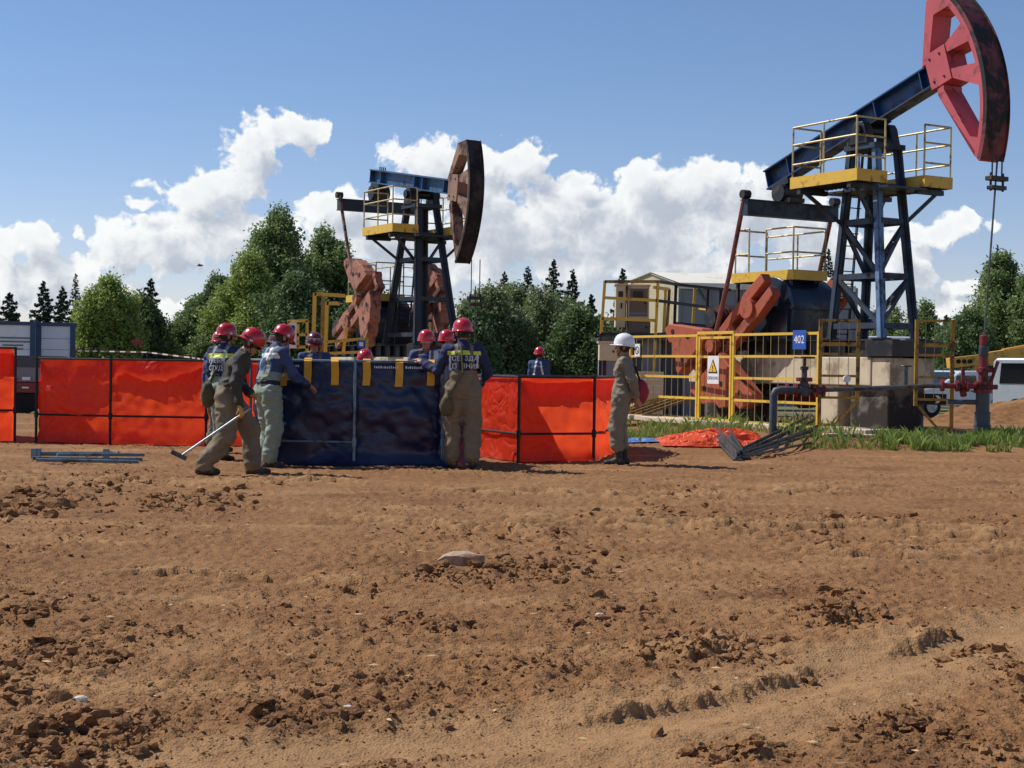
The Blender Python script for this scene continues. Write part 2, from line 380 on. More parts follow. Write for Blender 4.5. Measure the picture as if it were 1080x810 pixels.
# ------------------------------------------------------------------ mesh helpers
class MB:
    """collects shapes, then links them as ONE mesh object"""
    def __init__(self):
        self.v, self.f, self.m = [], [], []
        self.mi = 0

    def add(self, vs, fs):
        o = len(self.v)
        self.v += [tuple(p) for p in vs]
        self.f += [tuple(i + o for i in q) for q in fs]
        self.m += [self.mi] * len(fs)
        return self

    def box(self, c, s, rz=0.0):
        x, y, z = s[0] / 2, s[1] / 2, s[2] / 2
        ca, sa = math.cos(rz), math.sin(rz)
        vs = []
        for dx, dy, dz in ((-x, -y, -z), (x, -y, -z), (x, y, -z), (-x, y, -z), (-x, -y, z), (x, -y, z), (x, y, z), (-x, y, z)):
            vs.append((c[0] + dx * ca - dy * sa, c[1] + dx * sa + dy * ca, c[2] + dz))
        return self.add(vs, [(0, 3, 2, 1), (4, 5, 6, 7), (0, 1, 5, 4), (1, 2, 6, 5), (2, 3, 7, 6), (3, 0, 4, 7)])

    def bx(self, x0, x1, y0, y1, z0, z1):
        return self.box(((x0 + x1) / 2, (y0 + y1) / 2, (z0 + z1) / 2), (x1 - x0, y1 - y0, z1 - z0))

    def beam(self, a, b, w, h, up=(0, 0, 1)):
        """rectangular bar from a to b, w across, h along up"""
        a, b, up = Vector(a), Vector(b), Vector(up)
        d = (b - a).normalized()
        s = d.cross(up)
        if s.length < 1e-4:
            s = d.cross(Vector((1, 0, 0)))
        s.normalize()
        u = s.cross(d).normalized()
        vs = []
        for p in (a, b):
            for i, j in ((-1, -1), (1, -1), (1, 1), (-1, 1)):
                vs.append(p + s * (i * w / 2) + u * (j * h / 2))
        return self.add(vs, [(0, 1, 2, 3), (7, 6, 5, 4), (0, 4, 5, 1), (1, 5, 6, 2), (2, 6, 7, 3), (3, 7, 4, 0)])

    def tube(self, pts, r, n=8, r2=None):
        pts = [Vector(p) for p in pts]
        rings = []
        prev = None
        for i, p in enumerate(pts):
            d = (pts[min(i + 1, len(pts) - 1)] - pts[max(i - 1, 0)]).normalized()
            if prev is None:
                s = d.cross(Vector((0, 0, 1)))
                if s.length < 1e-3:
                    s = d.cross(Vector((1, 0, 0)))
            else:
                s = prev - d * prev.dot(d)
            s.normalize()
            prev = s
            t = d.cross(s)
            rr = r if r2 is None else r + (r2 - r) * i / max(1, len(pts) - 1)
            if isinstance(r, (list, tuple)):
                rr = r[i]
            rings.append([p + (s * math.cos(2 * PI * k / n) + t * math.sin(2 * PI * k / n)) * rr for k in range(n)])
        vs = [q for rg in rings for q in rg]
        fs = []
        for i in range(len(rings) - 1):
            for k in range(n):
                k2 = (k + 1) % n
                fs.append((i * n + k, i * n + k2, (i + 1) * n + k2, (i + 1) * n + k))
        fs.append(tuple(range(n - 1, -1, -1)))
        fs.append(tuple((len(rings) - 1) * n + k for k in range(n)))
        return self.add(vs, fs)

    def prism(self, poly, y0, y1, plane='xz', tr=None):
        """closed outline in a plane, extruded along the third axis"""
        n = len(poly)
        vs = []
        for y in (y0, y1):
            for p in poly:
                q = {'xz': (p[0], y, p[1]), 'xy': (p[0], p[1], y), 'yz': (y, p[0], p[1])}[plane]
                vs.append(tr(q) if tr else q)
        fs = [tuple(range(n)), tuple(range(2 * n - 1, n - 1, -1))]
        for i in range(n):
            j = (i + 1) % n
            fs.append((i, n + i, n + j, j))
        return self.add(vs, fs)

    def lathe(self, prof, c=(0, 0, 0), n=16, sx=1.0, sy=1.0):
        vs, fs = [], []
        for (r, z) in prof:
            for k in range(n):
                a = 2 * PI * k / n
                vs.append((c[0] + r * sx * math.cos(a), c[1] + r * sy * math.sin(a), c[2] + z))
        for i in range(len(prof) - 1):
            for k in range(n):
                k2 = (k + 1) % n
                fs.append((i * n + k, i * n + k2, (i + 1) * n + k2, (i + 1) * n + k))
        fs.append(tuple(range(n - 1, -1, -1)))
        fs.append(tuple((len(prof) - 1) * n + k for k in range(n)))
        return self.add(vs, fs)

    def grid(self, fn, nu, nv):
        vs = [fn(i / nu, j / nv) for j in range(nv + 1) for i in range(nu + 1)]
        fs = []
        for j in range(nv):
            for i in range(nu):
                a = j * (nu + 1) + i
                fs.append((a, a + 1, a + nu + 2, a + nu + 1))
        return self.add(vs, fs)

    def build(self, name, mats, parent=None, smooth=False, loc=None, bevel=0.0):
        me = bpy.data.meshes.new(name)
        me.from_pydata(self.v, [], self.f)
        if not isinstance(mats, (list, tuple)):
            mats = [mats]
        for k in mats:
            me.materials.append(MATS[k] if isinstance(k, str) else k)
        if len(mats) > 1:
            me.polygons.foreach_set('material_index', np.array(self.m, dtype=np.int32))
        if len(self.f) > 1:
            bm = bmesh.new()
            bm.from_mesh(me)
            bmesh.ops.recalc_face_normals(bm, faces=bm.faces)
            bm.to_mesh(me)
            bm.free()
        if smooth:
            me.polygons.foreach_set('use_smooth', np.ones(len(me.polygons), dtype=bool))
            try:
                me.set_sharp_from_angle(angle=R(42))
            except Exception:
                pass
        o = bpy.data.objects.new(name, me)
        COL.objects.link(o)
        if parent is not None:
            o.parent = parent
        if loc is not None:
            o.location = loc
        if bevel > 0:
            b = o.modifiers.new('bevel', 'BEVEL')
            b.width = bevel
            b.segments = 2
            b.limit_method = 'ANGLE'
        return o


def tag(o, label=None, cat=None, group=None, kind=None):
    for k, v in (('label', label), ('category', cat), ('group', group), ('kind', kind)):
        if v is not None:
            o[k] = v
    return o


def empty(name, loc=(0, 0, 0), rz=0.0, label=None, cat=None, group=None):
    o = bpy.data.objects.new(name, None)
    o.empty_display_size = .2
    COL.objects.link(o)
    o.location = loc
    o.rotation_euler = (0, 0, rz)
    return tag(o, label, cat, group)


def copy_tree(o, parent=None):
    c = o.copy()
    COL.objects.link(c)
    c.parent = parent
    for ch in list(o.children):
        copy_tree(ch, c)
    return c


def mesh_np(name, verts, faces, mats, parent=None, smooth=False, mi=None):
    """numpy quads or triangles -> object"""
    me = bpy.data.meshes.new(name)
    nv, nf, k = len(verts), len(faces), faces.shape[1]
    me.vertices.add(nv)
    me.vertices.foreach_set('co', np.ascontiguousarray(verts, dtype=np.float32).ravel())
    me.loops.add(nf * k)
    me.loops.foreach_set('vertex_index', np.ascontiguousarray(faces, dtype=np.int32).ravel())
    me.polygons.add(nf)
    me.polygons.foreach_set('loop_start', np.arange(0, nf * k, k, dtype=np.int32))
    me.polygons.foreach_set('loop_total', np.full(nf, k, dtype=np.int32))
    for q in (mats if isinstance(mats, (list, tuple)) else [mats]):
        me.materials.append(MATS[q] if isinstance(q, str) else q)
    if mi is not None:
        me.polygons.foreach_set('material_index', np.ascontiguousarray(mi, dtype=np.int32))
    me.polygons.foreach_set('use_smooth', np.full(nf, bool(smooth)))
    me.update(calc_edges=True)
    me.validate()
    o = bpy.data.objects.new(name, me)
    COL.objects.link(o)
    if parent is not None:
        o.parent = parent
    return o


def text_mesh(body, size, m, parent=None, name='lettering', extrude=.002, align='CENTER'):
    cu = bpy.data.curves.new(name, 'FONT')
    cu.body = body
    cu.size = size
    cu.align_x = align
    cu.align_y = 'CENTER'
    cu.extrude = extrude
    cu.resolution_u = 3
    t = bpy.data.objects.new(name, cu)
    COL.objects.link(t)
    dg = bpy.context.evaluated_depsgraph_get()
    dg.update()
    me = bpy.data.meshes.new_from_object(t.evaluated_get(dg))
    bpy.data.objects.remove(t)
    me.materials.clear()
    me.materials.append(MATS[m])
    o = bpy.data.objects.new(name, me)
    COL.objects.link(o)
    if parent is not None:
        o.parent = parent
    return o


# ------------------------------------------------------------------ numpy noise
_perm = np.random.default_rng(11).permutation(4096).astype(np.int64)


def _h(*ijk):
    r = np.zeros_like(ijk[0])
    for q in ijk:
        r = _perm[(r + q) & 4095]
    return r


def noise2(x, y):
    xi, yi = np.floor(x).astype(np.int64), np.floor(y).astype(np.int64)
    xf, yf = x - xi, y - yi
    u, v = xf * xf * xf * (xf * (xf * 6 - 15) + 10), yf * yf * yf * (yf * (yf * 6 - 15) + 10)

    def gr(i, j, dx, dy):
        a = _h(i, j) * (2 * PI / 4096)
        return np.cos(a) * dx + np.sin(a) * dy
    n00, n10 = gr(xi, yi, xf, yf), gr(xi + 1, yi, xf - 1, yf)
    n01, n11 = gr(xi, yi + 1, xf, yf - 1), gr(xi + 1, yi + 1, xf - 1, yf - 1)
    return (n00 * (1 - u) + n10 * u) * (1 - v) + (n01 * (1 - u) + n11 * u) * v


def noise3(x, y, z):
    xi, yi, zi = (np.floor(q).astype(np.int64) for q in (x, y, z))
    xf, yf, zf = x - xi, y - yi, z - zi
    u, v, w_ = (q * q * (3 - 2 * q) for q in (xf, yf, zf))

    def val(i, j, k):
        return _h(i, j, k) / 2047.5 - 1
    r = 0
    for a in (0, 1):
        for b in (0, 1):
            for c in (0, 1):
                r = r + val(xi + a, yi + b, zi + c) * (u if a else 1 - u) * (v if b else 1 - v) * (w_ if c else 1 - w_)
    return r


def fbm2(x, y, f, o, gain=.5):
    s, a = 0, 1.0
    for i in range(o):
        s = s + a * noise2(x * f + 17.3 * i, y * f - 9.1 * i)
        f *= 2.03
        a *= gain
    return s


def sstep(a, b, x):
    t = np.clip((x - a) / (b - a), 0, 1)
    return t * t * (3 - 2 * t)


def seg_dist(x, y, pts):
    """distance to a polyline and the position along it"""
    best = np.full(x.shape, 1e9)
    along = np.zeros(x.shape)
    L = 0.0
    for (ax, ay), (bx, by) in zip(pts[:-1], pts[1:]):
        dx, dy = bx - ax, by - ay
        l2 = dx * dx + dy * dy
        t = np.clip(((x - ax) * dx + (y - ay) * dy) / l2, 0, 1)
        d = np.hypot(x - ax - t * dx, y - ay - t * dy)
        k = d < best
        best = np.where(k, d, best)
        along = np.where(k, L + t * math.sqrt(l2), along)
        L += math.sqrt(l2)
    return best, along


def gp(*pix):
    return [tuple(G(px, py)[:2]) for px, py in pix]

# ------------------------------------------------------------------ the ground: churned, drying clay
RUT_A = gp((560, 770), (640, 752), (740, 735), (800, 722), (880, 700))
RUT_B = gp((925, 692), (965, 680), (1005, 664))
RUT_C = gp((690, 706), (745, 697), (802, 682))
RUT_D = gp((865, 662), (905, 652))
BAND = gp((60, 830), (330, 792), (560, 775), (760, 738), (900, 702), (1100, 655))       # smooth pressed wheel band
BAND2 = gp((520, 815), (800, 770), (1000, 705), (1110, 680))
CRUST = gp((560, 548), (680, 556), (800, 560), (905, 556), (1080, 566))
# clusters of clods: pixel centre, half width in px, half height in px, strength
CLUSTERS = [(45, 532, 60, 14, 1.0), (200, 530, 70, 12, .9), (110, 515, 60, 8, .6), (560, 598, 80, 14, .9), (470, 605, 50, 10, .8),
            (60, 700, 110, 60, .8), (90, 780, 130, 45, 1.0), (20, 650, 60, 25, .8), (200, 672, 40, 12, .7), (440, 662, 90, 16, .8),
            (560, 705, 110, 20, .7), (640, 650, 140, 30, .6), (740, 690, 90, 22, 1.0), (880, 655, 40, 12, 1.0),
            (1050, 700, 50, 35, 1.0), (960, 775, 130, 45, .8), (770, 795, 60, 15, 1.0), (300, 760, 90, 14, .8), (480, 800, 80, 12, .7),
            (980, 605, 90, 12, .5), (690, 545, 150, 10, .6), (880, 553, 90, 8, .7), (240, 800, 90, 14, .8), (330, 640, 120, 14, .4),
            (680, 598, 160, 14, .4), (860, 750, 120, 18, .6)]
CL_G = []
for (px, py, rx, ry, st) in CLUSTERS:
    c = G(px, py)
    CL_G.append((c.x, c.y, max(.15, abs(G(px + rx, py).x - c.x)), max(.15, abs(G(px, py - ry).y - c.y)), st))


def clodmask(x, y):
    m = np.zeros_like(x)
    for (cx, cy, rx, ry, st) in CL_G:
        d = np.sqrt(((x - cx) / rx) ** 2 + ((y - cy) / ry) ** 2)
        m = np.maximum(m, st * (1 - sstep(.35, 1.25, d)))
    m = np.maximum(m * (.8 + .45 * noise2(x * 2.2, y * 2.2)), .30 + .55 * noise2(x * .8 + 3, y * .55) + .2 * noise2(x * 3, y * 3))
    db, _ = seg_dist(x, y, BAND)
    dc, _ = seg_dist(x, y, BAND2)
    keep = np.minimum(sstep(.10, .30, db), sstep(.08, .26, dc))
    return np.clip(m, 0, 1) * (.12 + .88 * keep)


CRUSTS = [(CRUST, .55), (gp((20, 506), (160, 512), (330, 508)), .7), (gp((370, 548), (430, 553), (560, 562)), .4), (gp((900, 585), (1090, 578)), .5),
          (gp((500, 520), (700, 525), (900, 512)), .6), (gp((150, 600), (380, 612)), .3)]


def crusts(x, y):
    v = np.zeros_like(x)
    for pts, wd in CRUSTS:
        d, _ = seg_dist(x, y, pts)
        v = np.maximum(v, np.exp(-(d / wd) ** 2))
    return v


def press(x, y):
    db, _ = seg_dist(x, y, BAND)
    dc, _ = seg_dist(x, y, BAND2)
    n = .12 * noise2(x * 2.2, y * 2.2)
    return np.clip(np.maximum(1 - sstep(.16, .48, db + n), .8 * (1 - sstep(.12, .42, dc + n))), 0, 1)


def pad(x, y):
    return .21 * sstep(25.2, 26.9, y + .25 * noise2(x * .9, y * .9)) * sstep(1.2, 4.6, x - .05 * (y - 27))


def hgt(x, y, fine=True):
    x, y = np.asarray(x, float), np.asarray(y, float)
    h = pad(x, y) + .05 * noise2(x * .35, y * .35) * sstep(3, 9, y) * (1 - .7 * sstep(24, 30, y))
    if not fine:
        return h
    m = clodmask(x, y)
    pb = press(x, y)
    near = 1 - sstep(23.5, 25.5, y) * sstep(1.5, 4, x) * .7
    # lumps of clay: rounded cells of several sizes, only where the soil is churned
    wx, wy = x + .05 * noise2(x * 7, y * 7), y + .05 * noise2(x * 7 + 40, y * 7 + 9)
    lump = np.maximum(0, fbm2(wx, wy, 3.4, 3, .55)) ** 1.2 * .10
    lump2 = np.abs(fbm2(wx + 31, wy + 5, 9.5, 3, .6)) * .034
    h = h + near * (m * (lump + lump2) + (.017 + .026 * m) * (1 - .6 * pb) * fbm2(x + 8, y - 3, 14, 3, .62) + .012 * np.abs(noise2(x * 31, y * 31)) * (.35 + m) * (1 - .6 * pb) + .004 * noise2(x * 60, y * 60))
    # crusted flakes
    fl = crusts(x, y)
    st = fbm2(x * .55, y * 1.2, 4.5, 2)
    h = h + fl * .05 * (sstep(.05, .12, st) - .3)
    # shallow wheel marks that run across the yard
    for k, (yy, am) in enumerate(((8.2, .012), (9.6, .014), (12.6, .018), (14.4, .016), (16.7, .018))):
        c = y - yy - .16 * x * (1 if k % 2 else -.4) - .25 * noise2(x * .5 + k * 9, yy)
        h = h - am * np.exp(-(c / .16) ** 2) + am * .9 * np.exp(-((c - .3) / .10) ** 2) * (.6 + noise2(x * 5, y * 5 + k))
    # ruts with lug prints: the clay stands higher on the far side and breaks off in a toothed edge
    for pts, hh in ((RUT_A, .062), (RUT_B, .075), (RUT_C, .075), (RUT_D, .07)):
        d, al = seg_dist(x, y, pts)
        total = sum(math.dist(p, q) for p, q in zip(pts[:-1], pts[1:]))
        end = sstep(0, .3 * total, al) * sstep(0, .15 * total, total - al) * (d < .9)
        (ax, ay), (bx_, by_) = pts[0], pts[-1]
        side = np.sign((bx_ - ax) * (y - ay) - (by_ - ay) * (x - ax))
        # bends of the line decide the side locally
        for (qx, qy), (rx_, ry_) in zip(pts[:-1], pts[1:]):
            dd, _ = seg_dist(x, y, [(qx, qy), (rx_, ry_)])
            side = np.where(dd <= d + 1e-9, np.sign((rx_ - qx) * (y - qy) - (ry_ - qy) * (x - qx)), side)
        sdist = d * side
        lug = sstep(-.3, .3, np.sin(al * 2 * PI / .072 + 5.5 * noise2(x * 3.2, y * 3.2) + 2.0 * noise2(x * 11, y * 11)))
        cut = sdist + .022 * lug + .05 * noise2(x * 9, y * 9) + .03 * noise2(x * 19, y * 19)
        lip = sstep(-.012, .03, cut) * np.exp(-np.maximum(cut, 0) / .20)
        h = h + hh * end * lip * (.62 + .75 * noise2(x * 5, y * 5) + .45 * fbm2(x, y, 13, 2) + .16 * lug) - .02 * end * np.exp(-((sdist + .12) / .1) ** 2)
    db, ab = seg_dist(x, y, BAND)
    h = h - .03 * np.exp(-(db / .24) ** 2) + .03 * np.exp(-((db - .36) / .1) ** 2) * (.5 + noise2(x * 6, y * 6))
    return h


def ground_z(x, y):
    return float(hgt(np.array([x]), np.array([y]))[0])


rows = [3.2]
while rows[-1] < 40:
    rows.append(rows[-1] + .0105 * (max(rows[-1], 4.0) / 5.0) ** 1.45)
rows = np.array(rows)
NC = 680
tcol = np.linspace(-1, 1, NC)
half = rows * .40 + 1.6
Xg = tcol[None, :] * half[:, None]
Yg = np.repeat(rows[:, None], NC, 1)
# jitter, so that the sheet has no visible rows
Xg = Xg + .25 * (half[:, None] * 2 / NC) * RNG.uniform(-1, 1, Xg.shape)
Zg = hgt(Xg, Yg)
edge = np.minimum(sstep(1.0, .93, np.abs(tcol))[None, :], 1) * sstep(40, 37.5, rows)[:, None] * sstep(3.2, 3.4, rows)[:, None]
Zg = Zg * edge - .12 * (1 - edge)
idx = np.arange(len(rows) * NC).reshape(len(rows), NC)
Fg = np.stack([idx[:-1, :-1], idx[:-1, 1:], idx[1:, 1:], idx[1:, :-1]], -1).reshape(-1, 4)

# soil material
m = bpy.data.materials.new('clay_soil')
m.use_nodes = True
t = NT(m.node_tree)
bs = m.node_tree.nodes['Principled BSDF']
co = t.n('ShaderNodeTexCoord').outputs['Object']
n1 = t.n('ShaderNodeTexNoise', {'Vector': co, 'Scale': .55, 'Detail': 8.0, 'Roughness': .62}).outputs['Fac']
n2 = t.n('ShaderNodeTexNoise', {'Vector': co, 'Scale': 7.0, 'Detail': 9.0, 'Roughness': .7}).outputs['Fac']
n3 = t.n('ShaderNodeTexNoise', {'Vector': co, 'Scale': 60.0, 'Detail': 5.0, 'Roughness': .7}).outputs['Fac']
c1 = t.ramp(n1, [(.32, srgb(119, 80, 51)), (.5, srgb(137, 96, 61)), (.68, srgb(155, 115, 77))])
c2 = t.ramp(n2, [(.3, srgb(98, 63, 39)), (.52, srgb(130, 91, 58)), (.75, srgb(164, 125, 85))])
c = t.mix(.55, c1, c2)
c = t.mix(t.math('MULTIPLY', t.maprange(n3, .35, .75), .5), c, (*srgb(166, 129, 88), 1), 'MIX')
dry = t.maprange(t.n('ShaderNodeTexNoise', {'Vector': t.vmath('MULTIPLY', co, (.35, 1.0, 1.0)), 'Scale': 1.1, 'Detail': 7.0, 'Roughness': .65}).outputs['Fac'], .53, .70)
c = t.mix(t.math('MULTIPLY', dry, .6), c, (*srgb(176, 137, 94), 1))
damp = t.maprange(t.n('ShaderNodeTexNoise', {'Vector': t.vmath('ADD', co, (7.7, 3.1, 0)), 'Scale': .8, 'Detail': 6.0, 'Roughness': .6}).outputs['Fac'], .52, .72)
c = t.mix(t.math('MULTIPLY', damp, .55), c, (*srgb(94, 61, 39), 1))
att = t.n('ShaderNodeAttribute', attribute_name='dry').outputs['Fac']
patch = t.math('MULTIPLY', att, t.maprange(n2, .25, .6, .55, 1.0))
c = t.mix(t.math('MULTIPLY', patch, .62), c, (*srgb(174, 137, 96), 1))
c = t.mix(t.maprange(t.n('ShaderNodeTexNoise', {'Vector': co, 'Scale': 26.0, 'Detail': 4.0, 'Roughness': .7}).outputs['Fac'], .62, .72, 0, .5), c, (*srgb(77, 53, 35), 1))
t.t.links.new(c, bs.inputs['Base Color'])
bs.inputs['Roughness'].default_value = .95
bs.inputs['Specular IOR Level'].default_value = .2
bsum = t.math('ADD', t.math('MULTIPLY', n2, .6), t.math('MULTIPLY', n3, .4))
grit = t.n('ShaderNodeTexVoronoi', {'Vector': co, 'Scale': 85.0, 'Randomness': 1.0}, feature='F1').outputs['Distance']
bsum = t.math('ADD', bsum, t.math('MULTIPLY', grit, .26))
bp = t.n('ShaderNodeBump', {'Strength': .9, 'Distance': .022, 'Height': bsum})
t.t.links.new(bp.outputs[0], bs.inputs['Normal'])
MATS['clay_soil'] = m

DRY = None
ground = mesh_np('ground', np.stack([Xg, Yg, Zg], -1).reshape(-1, 3), Fg, 'clay_soil', smooth=True)
tag(ground, kind='structure')
dryv = np.maximum(press(Xg, Yg), .9 * crusts(Xg, Yg) * sstep(.02, .14, fbm2(Xg * .55, Yg * 1.2, 4.5, 2)))
dryv = np.maximum(dryv, .55 * sstep(.1, .45, fbm2(Xg * .5 + 9, Yg * 1.1, .8, 3)) * (1 - clodmask(Xg, Yg)))
at_ = ground.data.attributes.new('dry', 'FLOAT', 'POINT')
at_.data.foreach_set('value', dryv.ravel().astype(np.float32))

b = MB()
b.grid(lambda u, v: ((u - .5) * 5200, -300 + v * 4200, -.14), 4, 4)
tag(b.build('terrain', 'field_green'), kind='structure')

# loose clods: far too many to count, one object
ico = bmesh.new()
bmesh.ops.create_icosphere(ico, subdivisions=1, radius=1.0)
iv = np.array([v.co[:] for v in ico.verts])
iff = np.array([[v.index for v in f.verts] for f in ico.faces])
ico.free()
ico2 = bmesh.new()
bmesh.ops.create_icosphere(ico2, subdivisions=2, radius=1.0)
iv2 = np.array([v.co[:] for v in ico2.verts])
if2 = np.array([[v.index for v in f.verts] for f in ico2.faces])
ico2.free()


def scatter(n, smin, smax, power, V, F, thresh, ymax=24.0, ymin=4.0, seed=1):
    r = np.random.default_rng(seed)
    yy = ymin * (ymax / ymin) ** r.uniform(0, 1, n * 4)
    xx = r.uniform(-1, 1, n * 4) * (yy * .37 + .6)
    mk = clodmask(xx, yy)
    lim_ = mk ** 2 * 1.2 if thresh > .05 else .22 + mk
    k = np.nonzero((mk > thresh) & (lim_ > r.uniform(0, 1, n * 4)))[0][:n]
    xx, yy, mk = xx[k], yy[k], mk[k]
    s = smin + (smax - smin) * r.uniform(0, 1, len(k)) ** power
    s = s * (.55 + .6 * mk)
    z = hgt(xx, yy) + s * .12
    th = r.uniform(0, 2 * PI, len(k))
    sc = r.uniform(.65, 1.25, (len(k), 3)) * np.array([1, 1, .68])
    ph_ = r.uniform(0, 40, (len(k), 1, 3))
    nv_ = V[None] * 1.9 + ph_
    bumpy = 1 + .8 * noise3(nv_[..., 0], nv_[..., 1], nv_[..., 2])[..., None] + .10 * r.normal(size=(len(k), len(V), 1))
    q = V[None] * sc[:, None, :] * bumpy
    cx, sx = np.cos(th)[:, None], np.sin(th)[:, None]
    q = np.stack([q[..., 0] * cx - q[..., 1] * sx, q[..., 0] * sx + q[..., 1] * cx, q[..., 2]], -1) * s[:, None, None]
    q += np.stack([xx, yy, z], -1)[:, None, :]
    f = F[None] + (np.arange(len(k)) * len(V))[:, None, None]
    return q.reshape(-1, 3), f.reshape(-1, 3)


ov = np.array([[1, 0, 0], [-1, 0, 0], [0, 1, 0], [0, -1, 0], [0, 0, 1], [0, 0, -1]], float)
of = np.array([[0, 2, 4], [2, 1, 4], [1, 3, 4], [3, 0, 4], [2, 0, 5], [1, 2, 5], [3, 1, 5], [0, 3, 5]])
v1, f1 = scatter(12000, .005, .026, 2.6, iv, iff, .10, seed=3)
v0, f0 = scatter(52000, .003, .013, 2.2, ov, of, .02, ymax=20, seed=13)
f1 = np.vstack([f1, f0 + len(v1)])
v1 = np.vstack([v1, v0])
v2, f2 = scatter(4200, .012, .048, 3.0, iv2, if2, .45, ymax=22, seed=5)
def heap_of(ci, n, smin, smax, seed):
    cx, cy, rx, ry, st = CL_G[ci]
    r = np.random.default_rng(seed)
    xx, yy = cx + r.normal(size=n) * rx * .5, cy + r.normal(size=n) * ry * .5
    s_ = smin + (smax - smin) * r.uniform(0, 1, n) ** 3.4
    ph_ = r.uniform(0, 40, (n, 1, 3))
    nv_ = iv2[None] * 1.9 + ph_
    q_ = iv2[None] * (r.uniform(.7, 1.3, (n, 1, 3)) * np.array([1, 1, .72])) * (1 + .8 * noise3(nv_[..., 0], nv_[..., 1], nv_[..., 2])[..., None] + .1 * r.normal(size=(n, len(iv2), 1)))
    q_ = q_ * s_[:, None, None] + np.stack([xx, yy, hgt(xx, yy) + s_ * .08], 1)[:, None, :]
    return q_.reshape(-1, 3), (if2[None] + (np.arange(n) * len(iv2))[:, None, None]).reshape(-1, 3)


VV, FF, off_ = [v1, v2], [f1, f2 + len(v1)], len(v1) + len(v2)
for ci, n_, a_, b2 in ((0, 130, .012, .085), (1, 130, .012, .07), (2, 60, .012, .05), (3, 190, .008, .042), (4, 110, .008, .04), (6, 120, .008, .036), (12, 120, .008, .036), (13, 70, .008, .04), (14, 110, .008, .036), (16, 80, .008, .032), (20, 60, .012, .05), (21, 60, .012, .05)):
    v_, f_ = heap_of(ci, n_, a_, b2, 200 + ci)
    VV.append(v_)
    FF.append(f_ + off_)
    off_ += len(v_)
cl = mesh_np('soil_clods', np.vstack(VV), np.vstack(FF), 'clay_soil', smooth=True)
try:
    cl.data.set_sharp_from_angle(angle=R(38))
except Exception:
    pass
tag(cl, 'small brown clay clods strewn over the churned yard', 'soil', kind='stuff')

# dry straw, flakes and chips of pale litter
rs = np.random.default_rng(17)
n = 230
yy = 4.3 * (22 / 4.3) ** rs.uniform(0, 1, n)
xx = rs.uniform(-1, 1, n) * (yy * .36 + .3)
zz = hgt(xx, yy) + .008
th = rs.normal(size=n) * .7
ln_ = rs.uniform(.008, .034, n)
wd_ = np.where(rs.uniform(0, 1, n) < .65, .0025, .006)
ex, ey = np.cos(th) * ln_, np.sin(th) * ln_
sx_, sy_ = -np.sin(th) * wd_, np.cos(th) * wd_
q = np.stack([np.stack([xx - ex, yy - ey, zz], 1), np.stack([xx + sx_, yy + sy_, zz + .006], 1), np.stack([xx + ex, yy + ey, zz + .004], 1), np.stack([xx - sx_, yy - sy_, zz], 1)], 1)
mat('straw', srgb(190, 158, 118), .9, var=.25, vscale=3)
tag(mesh_np('ground_litter', q.reshape(-1, 3), np.arange(n * 4).reshape(n, 4), 'straw'), 'pale bits of straw and chips scattered over the clay', 'litter', kind='stuff')

# a few stones one can pick out
mat('rock_pale', srgb(206, 196, 182), .9, var=.15, vscale=20)


def stone(px, py, w_, h_, label, m_='rock_grey', seed=0):
    p = G(px, py)
    r = np.random.default_rng(seed)
    s = w_ / 2
    q = iv2 * np.array([s, s * .7, h_]) * (1 + .12 * r.normal(size=(len(iv2), 1)))
    q[:, 2] = np.clip(q[:, 2], -h_ * .6, h_ * .8)
    o = mesh_np('stone', q, if2, m_)
    o.location = (p.x, p.y, ground_z(p.x, p.y) + h_ * .25)
    return tag(o, label, 'stone', 'stones lying on the bare clay')


stone(488, 592, .30, .075, 'large pale grey stone half sunk in clay in mid yard', seed=2)
stone(85, 742, .055, .02, 'small whitish stone in the clods at lower left', 'rock_pale', seed=4)
stone(367, 750, .035, .014, 'tiny white pebble in the centre foreground soil', 'rock_pale', seed=6)
stone(632, 656, .04, .016, 'tiny white pebble among clods right of centre', 'rock_pale', seed=8)
stone(58, 534, .34, .10, 'dark lump of clay at far left of the yard', 'clay_soil', seed=9)

# heap of soil behind the well on the right
def heap(cx, cy, rx, ry, hh, name, seed):
    n = 150
    xs, ys = np.meshgrid(np.linspace(-1.25, 1.25, n), np.linspace(-1.25, 1.25, n))
    d = np.hypot(xs, ys)
    X, Y = cx + xs * rx, cy + ys * ry
    prof = sstep(1.12, .25, d + .18 * noise2(X * .8 + seed, Y * .8))
    Z = hh * prof * (1 + .25 * noise2(X * 1.1, Y * 1.1)) + prof * (.14 * np.abs(fbm2(X, Y, 2.2, 4, .6)) + .03 * fbm2(X, Y, 9, 3)) - .08
    ii = np.arange(n * n).reshape(n, n)
    F = np.stack([ii[:-1, :-1], ii[:-1, 1:], ii[1:, 1:], ii[1:, :-1]], -1).reshape(-1, 4)
    return tag(mesh_np(name, np.stack([X, Y, Z], -1).reshape(-1, 3), F, 'clay_soil', smooth=True), kind='structure')


heap(15.0, 37.5, 5.6, 3.0, .98, 'soil_mound', 1)
heap(11.4, 35.5, 3.6, 2.2, .42, 'soil_bank', 2)

